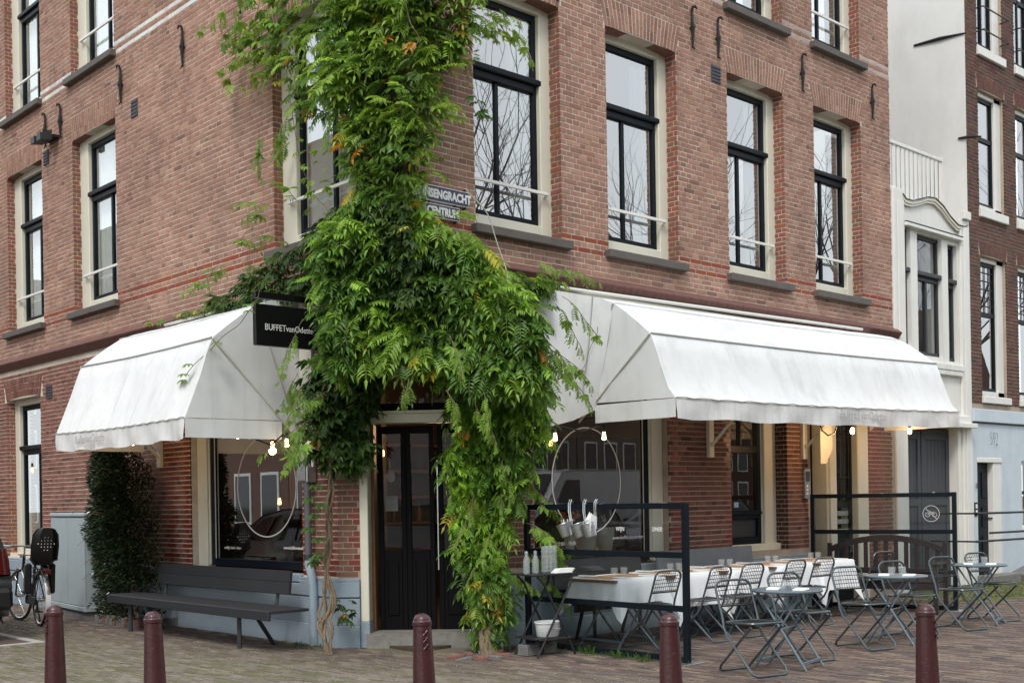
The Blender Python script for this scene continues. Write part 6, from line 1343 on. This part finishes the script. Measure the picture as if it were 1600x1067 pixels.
# ---------------------------------------------------------------- bicycles
def make_bike(label, loc, rz, lean, frame, child=False, rims='chrome'):
    """+x forward, origin at the rear wheel contact"""
    t = thing('bicycle', label, 'bicycle', loc); t.rotation_euler = (lean, 0, rz)
    R_ = .345; WB = 1.08
    for x, nm in ((0, 'rear_wheel'), (WB, 'front_wheel')):
        w = thing(nm, None, None, (x, 0, R_)); w.parent = t
        if x: w.rotation_euler = (0, 0, math.radians(14))
        c = [(R_ * .965 * math.cos(a * PI / 20), 0, R_ * .965 * math.sin(a * PI / 20)) for a in range(40)]; MB().tube(c, .019, 8, closed=True).build('tyre', M['tyre'], w)
        c = [(R_ * .9 * math.cos(a * PI / 20), 0, R_ * .9 * math.sin(a * PI / 20)) for a in range(40)]; MB().tube(c, .014, 6, closed=True).build('rim', M['steel'], w)
        m = MB()
        for j in range(18): a = j * PI / 9; m.tube([(.02 * math.cos(a + 1), .02 * (-1) ** j, .02 * math.sin(a + 1)), (R_ * .9 * math.cos(a), 0, R_ * .9 * math.sin(a))], .0016, 4, cap=False)
        m.tube([(0, -.05, 0), (0, .05, 0)], .024, 10); m.build('spokes', M['steel'], w)
    m = MB()
    bb_, seat, head, ht = (.42, 0, .29), (.28, 0, .86), (.92, 0, .72), (.88, 0, .9)
    m.tube([bb_, seat], .016, 8); m.tube([bb_, head], .017, 8); m.tube([(.34, 0, .62), head], .015, 8); m.tube([head, ht], .02, 8)
    for y in (-.055, .055): m.tube([(0, y, R_), (.42, y * .6, .29)], .01, 6); m.tube([(0, y, R_), (.3, y * .4, .76)], .009, 6); m.tube([(WB, y, R_), (.97, y, .68), (.92, 0, .73)], .012, 6)
    m.build('frame', frame, t)
    for x0, s_ in ((0, 1), (WB, 0)):
        pts = [(x0 + .385 * math.cos(a), 0, R_ + .385 * math.sin(a)) for a in [math.radians(q) for q in range(30, 200 if not x0 else 150, 12)]]
        m = MB(); rows = [[(p[0] - (0), y, p[2] - abs(y) * .35) for y in (-.03, -.015, 0, .015, .03)] for p in pts]; m.grid(rows).build('mudguard', M['plastic'] if not child else M['steel'], t)
    if child:
        a0 = math.radians(196); m = MB()
        rows = [[(.395 * math.cos(a), y, R_ + .395 * math.sin(a) - 0) for y in (-.034, 0, .034)] for a in [math.radians(q) for q in (168, 180, 192, 204)]]; m.grid(rows).build('rear_flap', M['lettw'], t)
    m = MB(); m.grid([[(x, y * w, .90 + z - abs(y) ** 2 * .03) for y in (-1, -.5, 0, .5, 1)] for x, w, z in ((.14, .07, .01), (.17, .105, .02), (.24, .09, .012), (.32, .035, .0), (.40, .02, .0), (.42, .012, -.02))]); m.grid([[(x, y * w, .86 + z) for y in (-1, -.5, 0, .5, 1)] for x, w, z in ((.14, .07, .03), (.17, .105, .02), (.24, .09, .012), (.32, .035, .02), (.40, .02, .02))])
    m.build('saddle', M['leather'], t)
    hb_ = [(.66, -.3, .98), (.8, -.29, 1.01), (.87, -.15, 1.03), (.87, 0, 1.03), (.87, .15, 1.03), (.8, .29, 1.01), (.66, .3, .98)]
    h = MB().tube(hb_, .011, 8).build('handlebar', M['steel'], t); MB().tube([(.875, 0, .88), (.87, 0, 1.03)], .012, 8).build('stem', M['steel'], t)
    for y in (-.3, .3): MB().tube([(.66, y, .98), (.76, y * .97, 1.0)], .017, 8).build('grip', M['leather'], t)
    MB().lathe([(.004, -.02), (.035, -.01), (.03, .03), (.004, .04)], .98, 0, 12).build('bell_lamp', M['steel'], t).location.z = .88
    m = MB(); m.tube([(-.28, -.06, .74), (.2, -.06, .76)], .008, 6); m.tube([(-.28, .06, .74), (.2, .06, .76)], .008, 6)
    for x in (-.26, -.1, .06): m.tube([(x, -.06, .745), (x, .06, .745)], .006, 6)
    m.tube([(-.28, -.06, .74), (-.28, .06, .74)], .008, 6); m.tube([(0, -.06, R_), (-.18, -.06, .74)], .006, 5); m.tube([(0, .06, R_), (-.18, .06, .74)], .006, 5); m.build('luggage_rack', M['iron'], t)
    MB().bev(-.335, -.285, -.05, .05, .69, .755, .01).build('rear_light', M['red'], t)
    m = MB(); m.tube([(.42, -.07, .29), (.42, .07, .29)], .014, 8); m.tube([(.42, -.07, .29), (.5, -.08, .15)], .01, 6); m.tube([(.42, .07, .29), (.34, .08, .43)], .01, 6); m.bev(.45, .55, -.15, -.07, .14, .165, .004); m.bev(.29, .39, .07, .15, .42, .445, .004)
    m.build('pedals', M['plastic'], t); MB().tube([(.3, -.08, .02), (.36, -.05, .3)], .009, 6).build('stand', M['iron'], t); MB().bev(-.03, .5, .05, .075, .27, .39, .02).build('chain_guard', M['plastic'], t)
    if child:
        cs = thing('child_seat', 'black child seat with small vent holes fixed on the rear rack of the bicycle', 'child seat', (0, 0, 0)); cs.location = t.location; cs.rotation_euler = t.rotation_euler
        rows = []
        for u, wid, x, z in ((0, .11, .12, .80), (.08, .15, .1, .80), (.2, .16, -.12, .80), (.3, .165, -.17, .86), (.55, .17, -.21, 1.05), (.8, .155, -.235, 1.2), (.95, .11, -.245, 1.27), (1, .07, -.246, 1.285)):
            rows.append([(x + (.05 if abs(y) > .8 else 0) * (1 if z > .82 else 0), y * wid, z + (.08 if abs(y) > .8 and z < .84 else 0)) for y in (-1, -.85, -.5, 0, .5, .85, 1)])
        m = MB(); m.grid(rows); m.grid([[(p[0] - .02, p[1] * 1.05, p[2] + .004) for p in rw] for rw in rows]); m.build('seat_shell', M['plastic'], cs)
        m = MB()
        for i in range(6):
            for j in range(5):
                if abs(i - 2.5) + abs(j - 2) > 3.4: continue
                y, z = -.1 + i * .04, 1.0 + j * .042; x = -.2 - (z - 1.05) * .16; m.box(x - .03, x - .024, y - .005, y + .005, z - .006, z + .006)
        m.build('vent_holes', M['lettw'], cs)
        for y in (-.15, .15): MB().bev(.0, .12, y - .04, y + .04, .42, .82, .02).build('foot_guard', M['plastic'], cs)
    return t
make_bike('bicycle with a child seat on its rack and a white rear flap, beside the cabinet', (-1.27, 6.28, 0), math.radians(83), math.radians(2), M['iron'], True)
make_bike('dark bicycle standing behind the parked car at the left edge', (-1.75, 6.55, 0), math.radians(68), math.radians(-3), M['black'])
# ---------------------------------------------------------------- across the water and across the street (seen in the panes)
def bare_tree(loc, h, seed, label):
    t = thing('canal_tree', label, 'tree', loc, 0, 'bare elms along the canal'); r = random.Random(seed); tr = MB(); br = MB(); tw = MB()
    def grow(p, d, L, rad, lv):
        n = 4; pts = [p]; q = Vector(p); dd = Vector(d)
        for i in range(n): dd = (dd + Vector((r.uniform(-.16, .16), r.uniform(-.16, .16), r.uniform(-.04, .14)))).normalized(); q = q + dd * L / n; pts.append(q.copy())
        (tr if lv == 0 else br if lv < 3 else tw).tube(pts, [rad * (1 - .45 * i / n) for i in range(n + 1)], 7 if lv == 0 else 5 if lv < 3 else 3, cap=False)
        if lv >= 5: return
        k = (3, 3, 3, 3, 2, 2)[lv]
        for j in range(k):
            a = r.uniform(0, 2 * PI); sp = r.uniform(.35, .75) if lv else r.uniform(.3, .55); o_ = dd.orthogonal().normalized(); o_ = Matrix.Rotation(a, 3, dd) @ o_; nd = (dd * math.cos(sp) + o_ * math.sin(sp)).normalized(); s = pts[r.choice((2, 3, 4)) if lv else r.choice((3, 4))]
            grow(s, nd, L * r.uniform(.6, .85), rad * .53, lv + 1)
    grow(Vector((0, 0, 0)), Vector((0, 0, 1)), h * .36, .13, 0)
    tr.build('trunk', M['bark'], t); br.build('branches', M['bark'], t); tw.build('twigs', M['bark'], t)
for i, (x, y, h) in enumerate(((8.5, -12, 14), (14.5, -11.7, 15), (20.5, -12, 14), (27, -11.7, 15), (34, -12, 15))):
    bare_tree((x, y, 0), h, 20 + i, 'bare canal side tree mirrored in the windows, %s from the corner' % ('first', 'second', 'third', 'fourth', 'fifth')[i])
wt = MB(); wt.add([(-60, -38, -.002), (120, -38, -.002), (120, -15.5, -.002), (-60, -15.5, -.002)], [(0, 1, 2, 3)]); wt.build('canal_water', mat('canal_water', (.02, .028, .02), .08, vary=.1, bump=.3, bs=2), kind='structure')
NUM = ('first', 'second', 'third', 'fourth', 'fifth', 'sixth', 'seventh', 'eighth', 'ninth', 'tenth', 'eleventh', 'twelfth', 'thirteenth', 'fourteenth', 'fifteenth', 'sixteenth')
NUM = NUM + tuple(n + ' beyond the corner' for n in NUM)
for i in range(24):
    x0 = (2 + i * 6.2) if i < 16 else 2 - (i - 15) * 6.2; h = 12.5 + (i * 37 % 5) * .8; t = thing('canal_house', 'tall gabled canal house across the water, %s from the left' % NUM[i], 'house', (x0, -41, 0), 0, 'canal houses across the water')
    mm = mat('far_brick_%s' % 'abcdefghijklmnopqrstuvwx'[i], rnd.choice([(.08, .045, .035), (.1, .06, .045), (.06, .036, .03), (.13, .12, .1)]), .9, vary=.2, bump=0)
    MB().prism([(0, 0), (6.1, 0), (6.1, h), (4.6, h + 2), (3.05, h + 3), (1.5, h + 2), (0, h)], -8, 0, 1).build('house_front', mm, t)
    for fl in range(4):
        for j in range(3):
            w = thing('window', None, None); w.parent = t; xa = .6 + j * 1.8; za = .8 + fl * 2.5
            m = MB(); m.bev(xa, xa + 1.2, .0, .05, za, za + 1.8, .01); m.build('frame', M['white'], w); MB().box(xa + .1, xa + 1.1, .05, .06, za + .1, za + 1.7).build('pane', M['carglass'], w)
for i in range(11):
    y0 = 8 + i * 6.2; t = thing('side_street_house', 'brick house across the side street, %s from the canal' % NUM[i], 'house', (-15, y0, 0), 0, 'houses across the side street'); h = 12.5 + (i % 3) * .7
    MB().box(-8, 0, 0, 6.15, 0, h).build('house_front', mat('side_brick_%s' % 'abcdefghijk'[i], rnd.choice([(.2, .1, .075), (.15, .08, .06)]), .9, vary=.2, bump=0), t)
    for fl in range(4):
        for j in range(3):
            w = thing('window', None, None); w.parent = t; ya = .6 + j * 1.9; za = .8 + fl * 2.7; MB().bev(0, .05, ya, ya + 1.2, za, za + 1.9, .01).build('frame', M['white'], w); MB().box(.05, .06, ya + .1, ya + 1.1, za + .1, za + 1.8).build('pane', M['carglass'], w)
